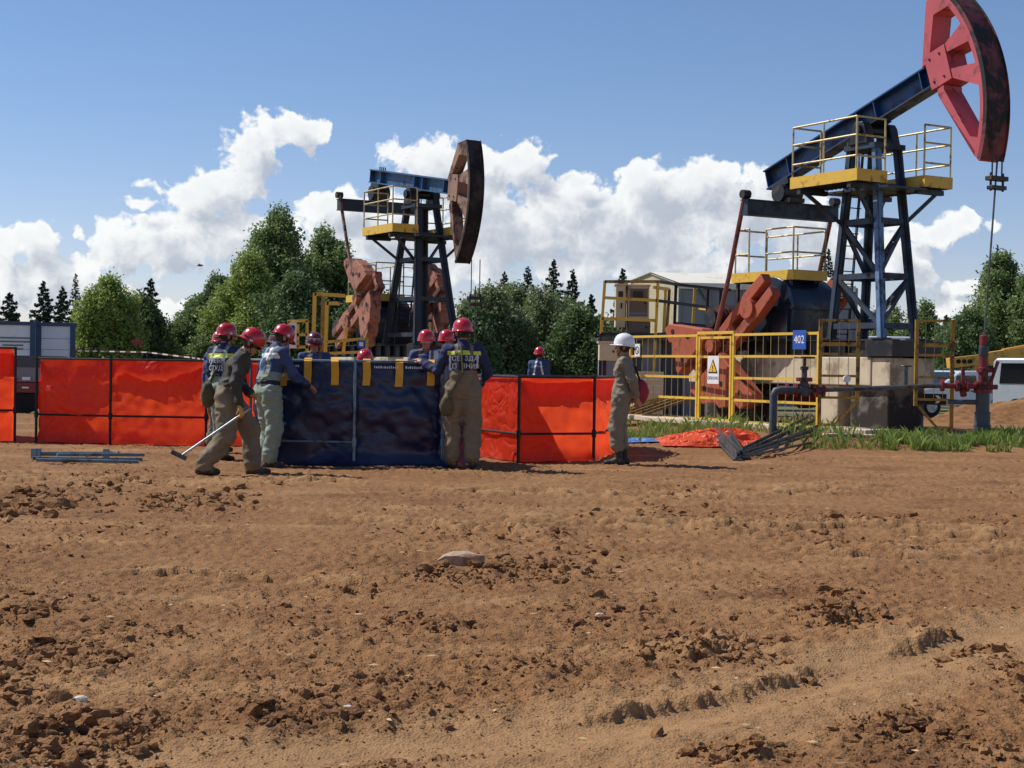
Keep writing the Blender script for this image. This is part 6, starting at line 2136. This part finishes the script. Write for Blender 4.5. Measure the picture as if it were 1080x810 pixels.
def person(label, X, Y, yaw, mats, pelvis=(0, 0, .972), lean=0.0, bend=0.0, feet=((.02, .11, 0), (.02, -.11, 0)), hands=((.05, .26, .80), (.05, -.26, .80)),
           foot_yaw=(0.12, -0.12), elbow=((-1, .5, -.2), (-1, -.5, -.2)), head_yaw=0.0, head_pitch=0.0, scale=1.0, helmet='helmet_red', goggles=None,
           bib=None, retag=None, gloves=(False, False), grip=(.35, .35), seed=1, h=.0115, belt=None, z0=None, loose=1.0, lean_side=0.0, twist=0.0, boots_h=.13):
    """figure facing local +x, left side +y, feet on z = 0"""
    V3 = Vector
    up = V3((math.sin(lean) * math.cos(lean_side), math.sin(lean_side), math.cos(lean) * math.cos(lean_side)))
    up2 = V3((math.sin(lean + bend), math.sin(lean_side), math.cos(lean + bend))).normalized()
    pv = V3(pelvis)
    waist = pv + up * .13
    chest = waist + up2 * .20
    neck = chest + up2 * .17
    side = V3((math.sin(twist), math.cos(twist), 0))
    fwd = side.cross(up2) * 1.0
    prims = []

    def cone(a, ra, b_, rb, tag_, k=.03, sd=None, w_=1.0):
        prims.append((V3(a), ra, V3(b_), rb, tag_, k, sd, w_))
    ysd = V3((0, 1, 0))
    # trunk
    cone(pv + V3((0, 0, .03)), .118, pv - V3((0, 0, .06)), .112, PANTS, .03, ysd, 1.42)
    cone(pv, .112, waist, .108, PANTS if bib is not None else SHIRT, .05, side, 1.40)
    cone(waist, .110, chest, .122, SHIRT, .05, side, 1.42)
    cone(chest, .122, chest + up2 * .07, .108, SHIRT, .05, side, 1.5)
    sh = [chest + up2 * .115 + side * .185, chest + up2 * .115 - side * .185]
    cone(sh[0], .066, sh[1], .066, SHIRT, .05)
    cone(neck - up2 * .04, .066, neck + up2 * .03, .058, SKIN, .03)
    cone(neck - up2 * .035 - fwd * .01, .078, neck - up2 * .0 - fwd * .01, .070, SHIRT, .02)
    # head
    cyw, syw = math.cos(head_yaw), math.sin(head_yaw)
    hf = (V3((math.cos(lean + bend + head_pitch), 0, -math.sin(lean + bend + head_pitch))))
    hf = V3((hf.x * cyw, hf.x * syw, hf.z)).normalized()
    hl = V3((-syw, cyw, 0))
    hu = hf.cross(hl).normalized()
    hc = neck + up2 * .10 + hu * .055 + hf * .022
    hp = lambda x, y, z: hc + hf * x + hl * y + hu * z
    cone(hp(-.012, 0, .035), .092, hp(.0, 0, .0), .088, HAIR, .03, hl, .88)
    cone(hp(.018, 0, .01), .082, hp(.030, 0, -.072), .056, SKIN, .03, hl, .92)
    cone(hp(.05, 0, -.105), .030, hp(.06, 0, -.10), .026, SKIN, .03, hl, 1.3)
    cone(hp(.10, 0, .012), .010, hp(.116, 0, -.035), .015, SKIN, .014)
    cone(hp(.095, -.03, -.07), .011, hp(.095, .03, -.07), .011, SKIN, .012)
    cone(hp(.088, -.045, .03), .012, hp(.088, .045, .03), .012, SKIN, .015)
    for s in (-1, 1):
        cone(hp(-.01, s * .082, .012), .018, hp(-.006, s * .085, -.028), .014, SKIN, .01)
        cone(hp(.094, s * .032, .008), .010, hp(.095, s * .034, .008), .010, HAIR, .003)
    # arms and hands
    wr_ = []
    for i, s in enumerate((1, -1)):
        el, wrp = ik(sh[i] + up2 * -.01, V3(hands[i]), .285, .26, V3(elbow[i]))
        cone(sh[i], .066, el, .056, SHIRT, .03)
        fa = el + (wrp - el) * .93
        cone(el, .056, fa, .047, SHIRT, .03)
        d_ = (wrp - el).normalized()
        ht = GLOVE if gloves[i] else SKIN
        cone(fa, .030, wrp, .028, ht, .01)
        # palm, four fingers and thumb
        lat = d_.cross(V3((0, 0, 1)))
        if lat.length < .2:
            lat = d_.cross(V3((1, 0, 0)))
        lat.normalize()
        pn = lat.cross(d_).normalized()            # palm side is -pn
        pc = wrp + d_ * .085
        cone(wrp + d_ * .015, .028, pc, .026, ht, .012, lat, 1.45)
        g_ = grip[i]
        for fi, (o, ln) in enumerate(((-.034, .030), (-.012, .036), (.011, .034), (.032, .026))):
            b0 = pc + lat * o + d_ * .012
            d1 = (d_ * math.cos(g_) - pn * math.sin(g_)).normalized()
            d2 = (d_ * math.cos(g_ * 2.2) - pn * math.sin(g_ * 2.2)).normalized()
            b1 = b0 + d1 * ln * 1.15
            b2 = b1 + d2 * ln
            cone(b0, .0105, b1, .0098, ht, .004)
            cone(b1, .0098, b2, .0085, ht, .004)
        tb = wrp + d_ * .035 - lat * s * .034
        t1_ = tb + (d_ * .6 - lat * s * .6 - pn * .4).normalized() * .04
        t2_ = t1_ + (d_ * .9 - lat * s * .1 - pn * .5).normalized() * .03
        cone(tb, .014, t1_, .0115, ht, .006)
        cone(t1_, .0115, t2_, .0095, ht, .004)
        wr_.append((wrp, d_))
    # legs and boots
    for i, s in enumerate((1, -1)):
        hip = pv + V3((0, s * .092, -.03))
        fx, fy, fz = feet[i]
        ank = V3((fx, fy, fz + .095))
        fyw = foot_yaw[i]
        fd = V3((math.cos(fyw), math.sin(fyw), 0))
        kn, an = ik(hip, ank, .428, .428, fd + V3((0, s * .12, 0)))
        cone(hip, .105 * loose, kn, .080 * loose, PANTS, .03)
        cone(kn, .078 * loose, an + (kn - an) * boots_h, .074 * loose, PANTS, .03)
        cone(an + V3((0, 0, .09)) * (1 if boots_h < .2 else 1.8), .056, an, .052, BOOT, .02)
        cone(an + fd * -.045 + V3((0, 0, -.052)), .045, an + fd * .05 + V3((0, 0, -.045)), .048, BOOT, .03)
        cone(an + fd * .05 + V3((0, 0, -.045)), .048, an + fd * .165 + V3((0, 0, -.058)), .038, BOOT, .03)
    pts = np.array([p[i][:] for p in prims for i in (0, 2)])
    lo, hi = pts.min(0) - .2, pts.max(0) + .2
    N = np.ceil((hi - lo) / h).astype(int) + 1
    axes = [lo[i] + h * np.arange(N[i]) for i in range(3)]
    D = np.full(N, .25, dtype=np.float32)
    best = np.full(N, 9.0, dtype=np.float32)
    tg = np.zeros(N, dtype=np.int8)
    for (a, ra, c, rb, tag_, k, sd_, w_) in prims:
        m_ = max(ra, rb) * max(1, w_) + .07
        i0, i1 = [], []
        for q in range(3):
            mn, mx = min(a[q], c[q]) - m_, max(a[q], c[q]) + m_
            i0.append(max(0, int((mn - lo[q]) / h)))
            i1.append(min(N[q], int((mx - lo[q]) / h) + 2))
        sl = tuple(slice(i0[q], i1[q]) for q in range(3))
        X_, Y_, Z_ = np.meshgrid(axes[0][sl[0]], axes[1][sl[1]], axes[2][sl[2]], indexing='ij', copy=False)
        d_ = c - a
        l2 = max(d_.length_squared, 1e-9)
        px_, py_, pz_ = X_ - a.x, Y_ - a.y, Z_ - a.z
        t_ = np.clip((px_ * d_.x + py_ * d_.y + pz_ * d_.z) / l2, 0, 1)
        qx, qy, qz = px_ - t_ * d_.x, py_ - t_ * d_.y, pz_ - t_ * d_.z
        r2 = qx * qx + qy * qy + qz * qz
        if sd_ is not None:
            u_ = qx * sd_.x + qy * sd_.y + qz * sd_.z
            r2 = r2 + (1 / (w_ * w_) - 1) * u_ * u_
        dist = np.sqrt(np.maximum(r2, 0)) - (ra + (rb - ra) * t_)
        if tag_ in (SHIRT, PANTS):
            f_ = 9.0
            dist = dist + .013 * noise3(X_ * f_ + seed, Y_ * f_, Z_ * f_ * 1.7) + .022 * np.abs(noise3(X_ * 11 + Z_ * 6, Y_ * 11 + seed, Z_ * 17 - X_ * 5)) - .011
        cur = D[sl]
        hh = np.maximum(k - np.abs(cur - dist), 0) / k
        D[sl] = np.minimum(cur, dist) - hh * hh * k * .25
        bt = best[sl]
        ch = dist < bt
        best[sl] = np.where(ch, dist, bt)
        t2 = tg[sl]
        t2[ch] = tag_
        tg[sl] = t2
    v, f = surface_nets(D, lo, h)
    # relax once
    fc = v[f].mean(1)
    ii = np.clip(np.round((fc - lo) / h).astype(int), 0, np.array(N) - 1)
    tags = tg[tuple(ii.T)].astype(int)
    body = np.isin(tags, (SHIRT, PANTS))
    along = (fc - np.array(pv)) @ np.array(up)
    if bib is not None:
        lat_ = np.abs((fc - np.array(chest)) @ np.array(side))
        tr_ = body & (tags == SHIRT) & (along < bib) & (lat_ < .235)
        near_arm = np.zeros(len(fc), bool)
        for i in range(2):
            el, wrp = ik(sh[i], V3(hands[i]), .285, .26, V3(elbow[i]))
            for (p, q) in ((sh[i], el), (el, wrp)):
                d_ = np.array(q - p)
                t_ = np.clip(((fc - np.array(p)) @ d_) / (d_ @ d_), 0, 1)
                near_arm |= np.linalg.norm(fc - np.array(p) - t_[:, None] * d_, axis=1) < .074
        tags[tr_ & ~(near_arm & (along > .1))] = PANTS
        # braces over the shoulders
        br_ = body & (along >= bib) & (along < .56) & (np.abs(lat_ - .095) < .022) & ~near_arm
        tags[br_] = PANTS
    if belt is not None:
        tags[body & (np.abs(along - belt) < .028)] = BELT
    if retag:
        loc_ = dict(fc=fc, tags=tags, along=along, side=(fc - np.array(chest)) @ np.array(side), front=(fc - np.array(chest)) @ np.array(fwd), z=fc[:, 2], y=fc[:, 1], x=fc[:, 0])
        retag(loc_)
    names = [mats.get('skin', 'skin'), mats['shirt'], mats['pants'], mats.get('boots', 'boots_dark'), mats.get('glove', 'glove_tan'), 'hair', 'reflect_yellow', 'reflect_silver', 'belt_navy']
    o = mesh_np('person', v * scale, f, names, smooth=True, mi=tags)
    gz = ground_z(X, Y) if z0 is None else z0
    o.location = (X, Y, gz - .004)
    o.rotation_euler = (0, 0, yaw)
    tag(o, label, 'person', 'workers round the tanks')
    # helmet in the frame of the head
    hm = empty('helmet')
    hm.parent = o
    tilt_ = Matrix(((hf.x, hl.x, hu.x, hc.x * scale), (hf.y, hl.y, hu.y, hc.y * scale), (hf.z, hl.z, hu.z, hc.z * scale), (0, 0, 0, 1)))
    hm.matrix_local = tilt_ @ Matrix.Rotation(R(-4), 4, 'Y')
    prof = [(1.0, .0), (1.0, .03), (.97, .06), (.89, .095), (.74, .125), (.52, .146), (.28, .157), (.05, .160)]
    MB().lathe([(r_ * .128, z_ + .022) for r_, z_ in prof], n=24, sx=1.12, sy=.97).build('shell', helmet, hm, smooth=True)
    b = MB()
    n = 28
    vs, fs = [], []
    for k in range(n):
        a = 2 * PI * k / n
        ext = .020 + .034 * max(0, math.cos(a)) ** 2
        for rr, zz in ((.0, .030), (ext, .016), (ext, .010), (.0, .020)):
            vs.append(((.128 * 1.12 - .004 + rr) * math.cos(a), (.128 * .97 - .004 + rr) * math.sin(a), zz - .012 * max(0, math.cos(a))))
    for k in range(n):
        for q in range(4):
            fs.append((k * 4 + q, k * 4 + (q + 1) % 4, ((k + 1) % n) * 4 + (q + 1) % 4, ((k + 1) % n) * 4 + q))
    b.add(vs, fs)
    b.build('brim', helmet, hm, smooth=True)
    for yy in (-.035, 0, .035):
        b = MB()
        b.tube([(.139 * math.cos(R(a)), yy, .030 + .152 * math.sin(R(a)) * (1 - abs(yy) * 1.2)) for a in range(28, 153, 12)], .007, 6)
        b.build('ridge', helmet, hm, smooth=True)
    for s in (-1, 1):
        MB().tube([(.0, s * .118, .03), (.0, s * .134, .03)], .020, 10).build('side_clip', 'clip_white', hm)
        MB().tube([(.0, s * .112, .02), (.03, s * .098, -.06), (.062, s * .05, -.125), (.068, 0, -.134)], .0055, 5).build('chin_strap', 'strap_black', hm)
    MB().tube([(-.128 * 1.1, -.07, -.01), (-.142, 0, -.02), (-.128 * 1.1, .07, -.01)], .014, 6).build('nape_band', 'strap_black', hm)
    if goggles:
        up_ = goggles == 'up'
        zc_, xc_ = (.075, .122) if up_ else (.0, .106)
        b = MB()
        lens = [(-.075, -.028), (-.02, -.034), (0, -.022), (.02, -.034), (.075, -.028), (.078, .028), (.0, .036), (-.078, .028)]
        b.prism(lens, 0, .022, plane='yz', tr=lambda q: (q[0] + xc_ - abs(q[1]) * .45, q[1], q[2] + zc_))
        b.build('goggles', 'visor_clear' if goggles in ('clear', 'up') else 'visor_dark', hm)
        for s in (-1, 1):
            MB().tube([(xc_ - .03, s * .078, zc_), (.0, s * .13, zc_ + (.0 if up_ else .045)), (-.1, s * .10, zc_ + (.0 if up_ else .05))], .010, 6).build('goggle_strap', 'strap_black', hm)
        b = MB()
        b.prism([(q[0] * 1.12, q[1] * 1.2) for q in lens], -.016, .006, plane='yz', tr=lambda q: (q[0] + xc_ - abs(q[1]) * .45, q[1], q[2] + zc_))
        b.build('goggle_frame', 'visor_dark', hm)
    return o, dict(chest=chest, up=up2, side=side, fwd=fwd, hands=wr_, pelvis=pv, waist=waist)


def back_text(o, info, lines, size, m, sc_=1.0, off=.150, zoff=.06, tilt_=0.0, xoff=0.0):
    """lettering on the back of a vest, following the trunk"""
    up_, sd_ = info['up'], info['side']
    bk = -info['fwd'].normalized()
    right = up_.cross(bk).normalized()
    for tx_, k, xo in lines:
        t_ = text_mesh(tx_, size, m, o, extrude=.003)
        c = (info['chest'] + up_ * (zoff - k * size * 1.12) + bk * (off - (xo * 1.15) ** 2 * 1.2) + right * xo) * sc_
        # bend the lettering round the back
        for v_ in t_.data.vertices:
            v_.co.z -= ((v_.co.x + xo) ** 2 - xo ** 2) * 1.6
        t_.matrix_local = Matrix(((right.x, up_.x, bk.x, c.x), (right.y, up_.y, bk.y, c.y), (right.z, up_.z, bk.z, c.z), (0, 0, 0, 1)))


def chest_strip(z0_, z1_, mat_id=STRIP, only=None):
    def f_(d):
        k = np.isin(d['tags'], (SHIRT,)) & (d['along'] > z0_) & (d['along'] < z1_) & (np.abs(d['side']) < .2)
        if only == 'back':
            k &= d['front'] < .0
        d['tags'][k] = mat_id
    return f_


def braces_back(d):
    k = (d['tags'] == SHIRT) & (d['along'] > .14) & (d['along'] < .5) & (np.abs(np.abs(d['side']) - .05 - (.5 - d['along']) * .18) < .02)
    d['tags'][k] = SILVER


def P_at(px, py=None, Y=None):
    if Y is None:
        return G(px, py)
    return A(px, 420, Y)


def face(deg):
    """yaw of a figure: 0 = facing right (+X), 90 = away from the camera, 180 = left, -90 = towards the camera"""
    return R(deg)


# 1 - man in black jacket stepping right, tool in hand
q = P_at(241, 500)
o, inf = person('worker in dark jacket and red helmet stepping right with a long tool', q.x, q.y - .05, face(8), dict(shirt='jacket_black', pants='bib_khaki'),
                pelvis=(-.01, 0, .90), lean=R(13), bend=R(9), feet=((.28, .09, 0), (-.27, -.13, .015)), foot_yaw=(.1, -.25),
                hands=((.24, .20, .92), (.14, -.30, .79)), elbow=((-1, .6, -.3), (-1, -.5, 0)), head_pitch=R(8), head_yaw=R(-4), gloves=(True, True), grip=(.6, .9), seed=1,
                goggles='dark', loose=1.3, scale=1.04)
hw_ = o.location + Matrix.Rotation(face(8), 3, 'Z') @ ((inf['hands'][1][0] + inf['hands'][1][1] * .09) * 1.04)
tl = empty('hand_tool', (0, 0, 0), 0, 'long steel bar tool held by the worker in dark jacket', 'tool')
te2 = A(191, 481, hw_.y - .14)
MB().tube([hw_ - (te2 - hw_).normalized() * .12, te2], .014, 8).build('shaft', 'galvanised', tl, smooth=True)
MB().beam(te2 + Vector((-.11, 0, .05)), te2 + Vector((.06, 0, -.03)), .03, .05).build('tool_head', 'grey_steel', tl)

# 2 - worker with back lettering behind him
def rt2(d):
    chest_strip(.36, .42, STRIP, 'back')(d)


q = P_at(234, Y=20.9)
o, inf = person('worker with yellow strip across blue vest back at far left of the group', q.x, q.y, face(62), dict(shirt='vest_navy', pants='bib_greygreen'),
                pelvis=(0, 0, .97), lean=R(4), hands=((.30, .22, 1.0), (.28, -.16, .98)), bib=.12, retag=rt2, seed=2, scale=1.05, head_yaw=R(-25), feet=((.1, .12, 0), (-.12, -.12, 0)))
back_text(o, inf, [('УЧЕБН', 0, 0), ('СТУД', 1, 0)], .085, 'reflect_silver', 1.05, off=.166, zoff=-.012)
# bag on his hip
def bag(label, pos, w_, h_, d_, m, rz=0.0, cat='bag', seed=0):
    rs = np.random.default_rng(seed)
    v_ = iv2.copy()
    v_ = np.sign(v_) * np.abs(v_) ** .72
    v_ = v_ * np.array([w_ / 2, d_ / 2, h_ / 2]) * (1 + .07 * rs.normal(size=(len(v_), 1)))
    v_[:, 0] *= 1 - .22 * (v_[:, 2] / (h_ / 2) > .2)
    root = empty('bag', pos, rz, label, cat)
    mesh_np('pouch', v_, if2, m, root, smooth=True)
    return root


bp1 = A(219, 416, q.y - .22)
g_ = bag('olive shoulder bag on the hip of the left vest worker', bp1, .19, .36, .14, 'olive_bag', .3, seed=1)
MB().beam((.03, .02, .15), (.26, .12, .66), .012, .035).build('strap', 'olive_bag', g_)

# 2b - helmet just behind him
q = P_at(228, Y=22.2)
person('worker hidden behind the left vest worker, only red helmet edge showing', q.x, q.y, face(60), dict(shirt='shirt_blue', pants='bib_khaki'), seed=3, scale=.99, h=.014, pelvis=(0, 0, .95), lean=R(6))

# 3 - worker in grey green bib at the tank
def rt3(d):
    braces_back(d)
    k = (d['tags'] == SHIRT) & (np.abs(d['along'] - .40) < .03) & (np.abs(d['side']) < .2) & (d['front'] < .02)
    d['tags'][k] = SILVER


q = P_at(283, 493)
o, inf = person('worker in grey green bib trousers leaning over left edge of the blue tank', q.x, q.y, face(38), dict(shirt='shirt_blue', pants='bib_greygreen'),
                pelvis=(-.02, 0, .972), lean=R(6), bend=R(10), hands=((.40, .10, 1.12), (.42, -.20, 1.02)), bib=.20, belt=.07, retag=rt3, seed=4, scale=1.03, loose=1.2,
                head_pitch=R(14), feet=((.06, .13, 0), (-.06, -.12, 0)))
# 3b
q = P_at(300, Y=21.9)
person('worker half hidden behind the grey green bib worker, dark red helmet', bl.x - .52, 22.6, face(-25), dict(shirt='vest_navy', pants='bib_khaki'), seed=5, scale=1.0, h=.014, helmet='helmet_maroon',
       lean=R(8), head_pitch=R(10), pelvis=(0, 0, .95), hands=((.3, .2, 1.0), (.3, -.2, 1.0)))

# 4 - facing the camera behind the tank
q = P_at(331, Y=23.9)
person('bare faced worker with raised goggles behind the left of the blue tank', q.x, q.y, face(-84), dict(shirt='shirt_blue', pants='bib_khaki'), seed=6, helmet='helmet_maroon', goggles='up', scale=1.0,
       hands=((.38, .16, 1.08), (.38, -.16, 1.08)), lean=R(7), head_pitch=R(8), bib=.2)
# 5 - bent low
q = P_at(388, Y=25.2)
person('worker bent low behind the middle of the blue tank, only helmet showing', q.x, q.y, face(-95), dict(shirt='vest_navy', pants='bib_khaki'), seed=7, h=.014, pelvis=(-.12, 0, .88), lean=R(22), bend=R(18),
       hands=((.45, .15, .95), (.45, -.15, .95)), feet=((.0, .14, 0), (0, -.14, 0)))
# 6, 7 - facing the camera on the right
q = P_at(449, Y=23.7)
person('worker with pale goggles behind the right of the blue tank', q.x, q.y, face(-90), dict(shirt='shirt_blue', pants='bib_khaki'), seed=8, goggles='clear', scale=1.03, hands=((.36, .15, 1.12), (.36, -.15, 1.1)),
       lean=R(5), bib=.24, retag=lambda d: chest_strip(.30, .52, SILVER)({**d, 'side': d['side'] * 3 - .35}))
q = P_at(471, Y=24.0)
person('worker with black goggles beside the khaki worker, face towards camera', q.x, q.y, face(-98), dict(shirt='vest_navy', pants='bib_khaki'), seed=9, goggles='dark', scale=1.035, hands=((.3, .2, 1.05), (.34, -.15, 1.1)), lean=R(4))

# 8 - khaki worker with back to the camera
def rt8(d):
    chest_strip(.375, .425, STRIP, 'back')(d)
    k = (d['tags'] == SHIRT) & (np.abs(np.abs(d['side']) - .165) < .012) & (d['along'] > .16) & (d['along'] < .42) & (d['front'] < 0)
    d['tags'][k] = SILVER


q = P_at(487, 496)
o8, inf8 = person('worker in khaki bib trousers, back to camera, right of the blue tank', q.x, q.y, face(98), dict(shirt='vest_navy', pants='bib_khaki'),
                  pelvis=(0, 0, .972), lean=R(3), bend=R(3), hands=((.28, .46, 1.25), (.20, -.20, .98)), elbow=((0, .2, -1), (-.6, -.8, -.2)), bib=.185, retag=rt8, seed=10, scale=1.05, loose=1.24,
                  feet=((.05, .10, 0), (-.04, -.12, 0)), foot_yaw=(.15, -.2), head_yaw=R(12))
back_text(o8, inf8, [('СЕ', 0, -.10), ('ЗДА', 0, .08), ('П', 1, -.12), ('ЗНИЯ', 1, .07)], .082, 'reflect_silver', 1.05, off=.166, zoff=-.012)
bp1 = A(471, 428, q.y - .10)
g_ = bag('olive gas mask pouch hanging at the left hip of the khaki worker', bp1, .17, .27, .14, 'olive_bag', seed=2)
MB().beam((.03, -.06, .10), (.20, -.09, .42), .012, .03).build('strap', 'olive_bag', g_)
MB().beam((.20, -.09, .42), (.17, .0, .78), .012, .03).build('strap', 'olive_bag', g_)

# 9 - far worker, back to the camera
q = P_at(568, Y=36.5)
person('far worker with silver braces, back to camera, beyond the right orange tank', q.x, q.y, face(80), dict(shirt='shirt_blue', pants='bib_khaki'), seed=11, h=.014, retag=braces_back, scale=1.0)

# 10 - man in white helmet
q = P_at(655, 491)
o10, inf10 = person('man in white helmet and grey olive suit standing in profile with hands behind him', q.x, q.y, face(172), dict(shirt='suit_olive', pants='suit_olive', boots='boots_black'),
                    pelvis=(.0, 0, .972), lean=R(-3), hands=((-.20, .10, .93), (-.22, -.02, .90)), elbow=((-.6, 1, 0), (-.6, -1, 0)), helmet='helmet_white', seed=12, scale=.985, loose=1.2, boots_h=.42, feet=((.03, .10, 0), (-.03, -.10, 0)),
                    grip=(.9, .9), bib=None)
bp1 = A(675, 413, q.y + .02)
g_ = bag('dark red cloth bag held behind the man in white helmet', bp1, .24, .34, .16, 'red_cloth', .2, seed=3)
MB().tube([(.0, 0, .14), (-.04, 0, .24), (-.07, 0, .34)], .016, 6).build('handle', 'strap_black', g_)
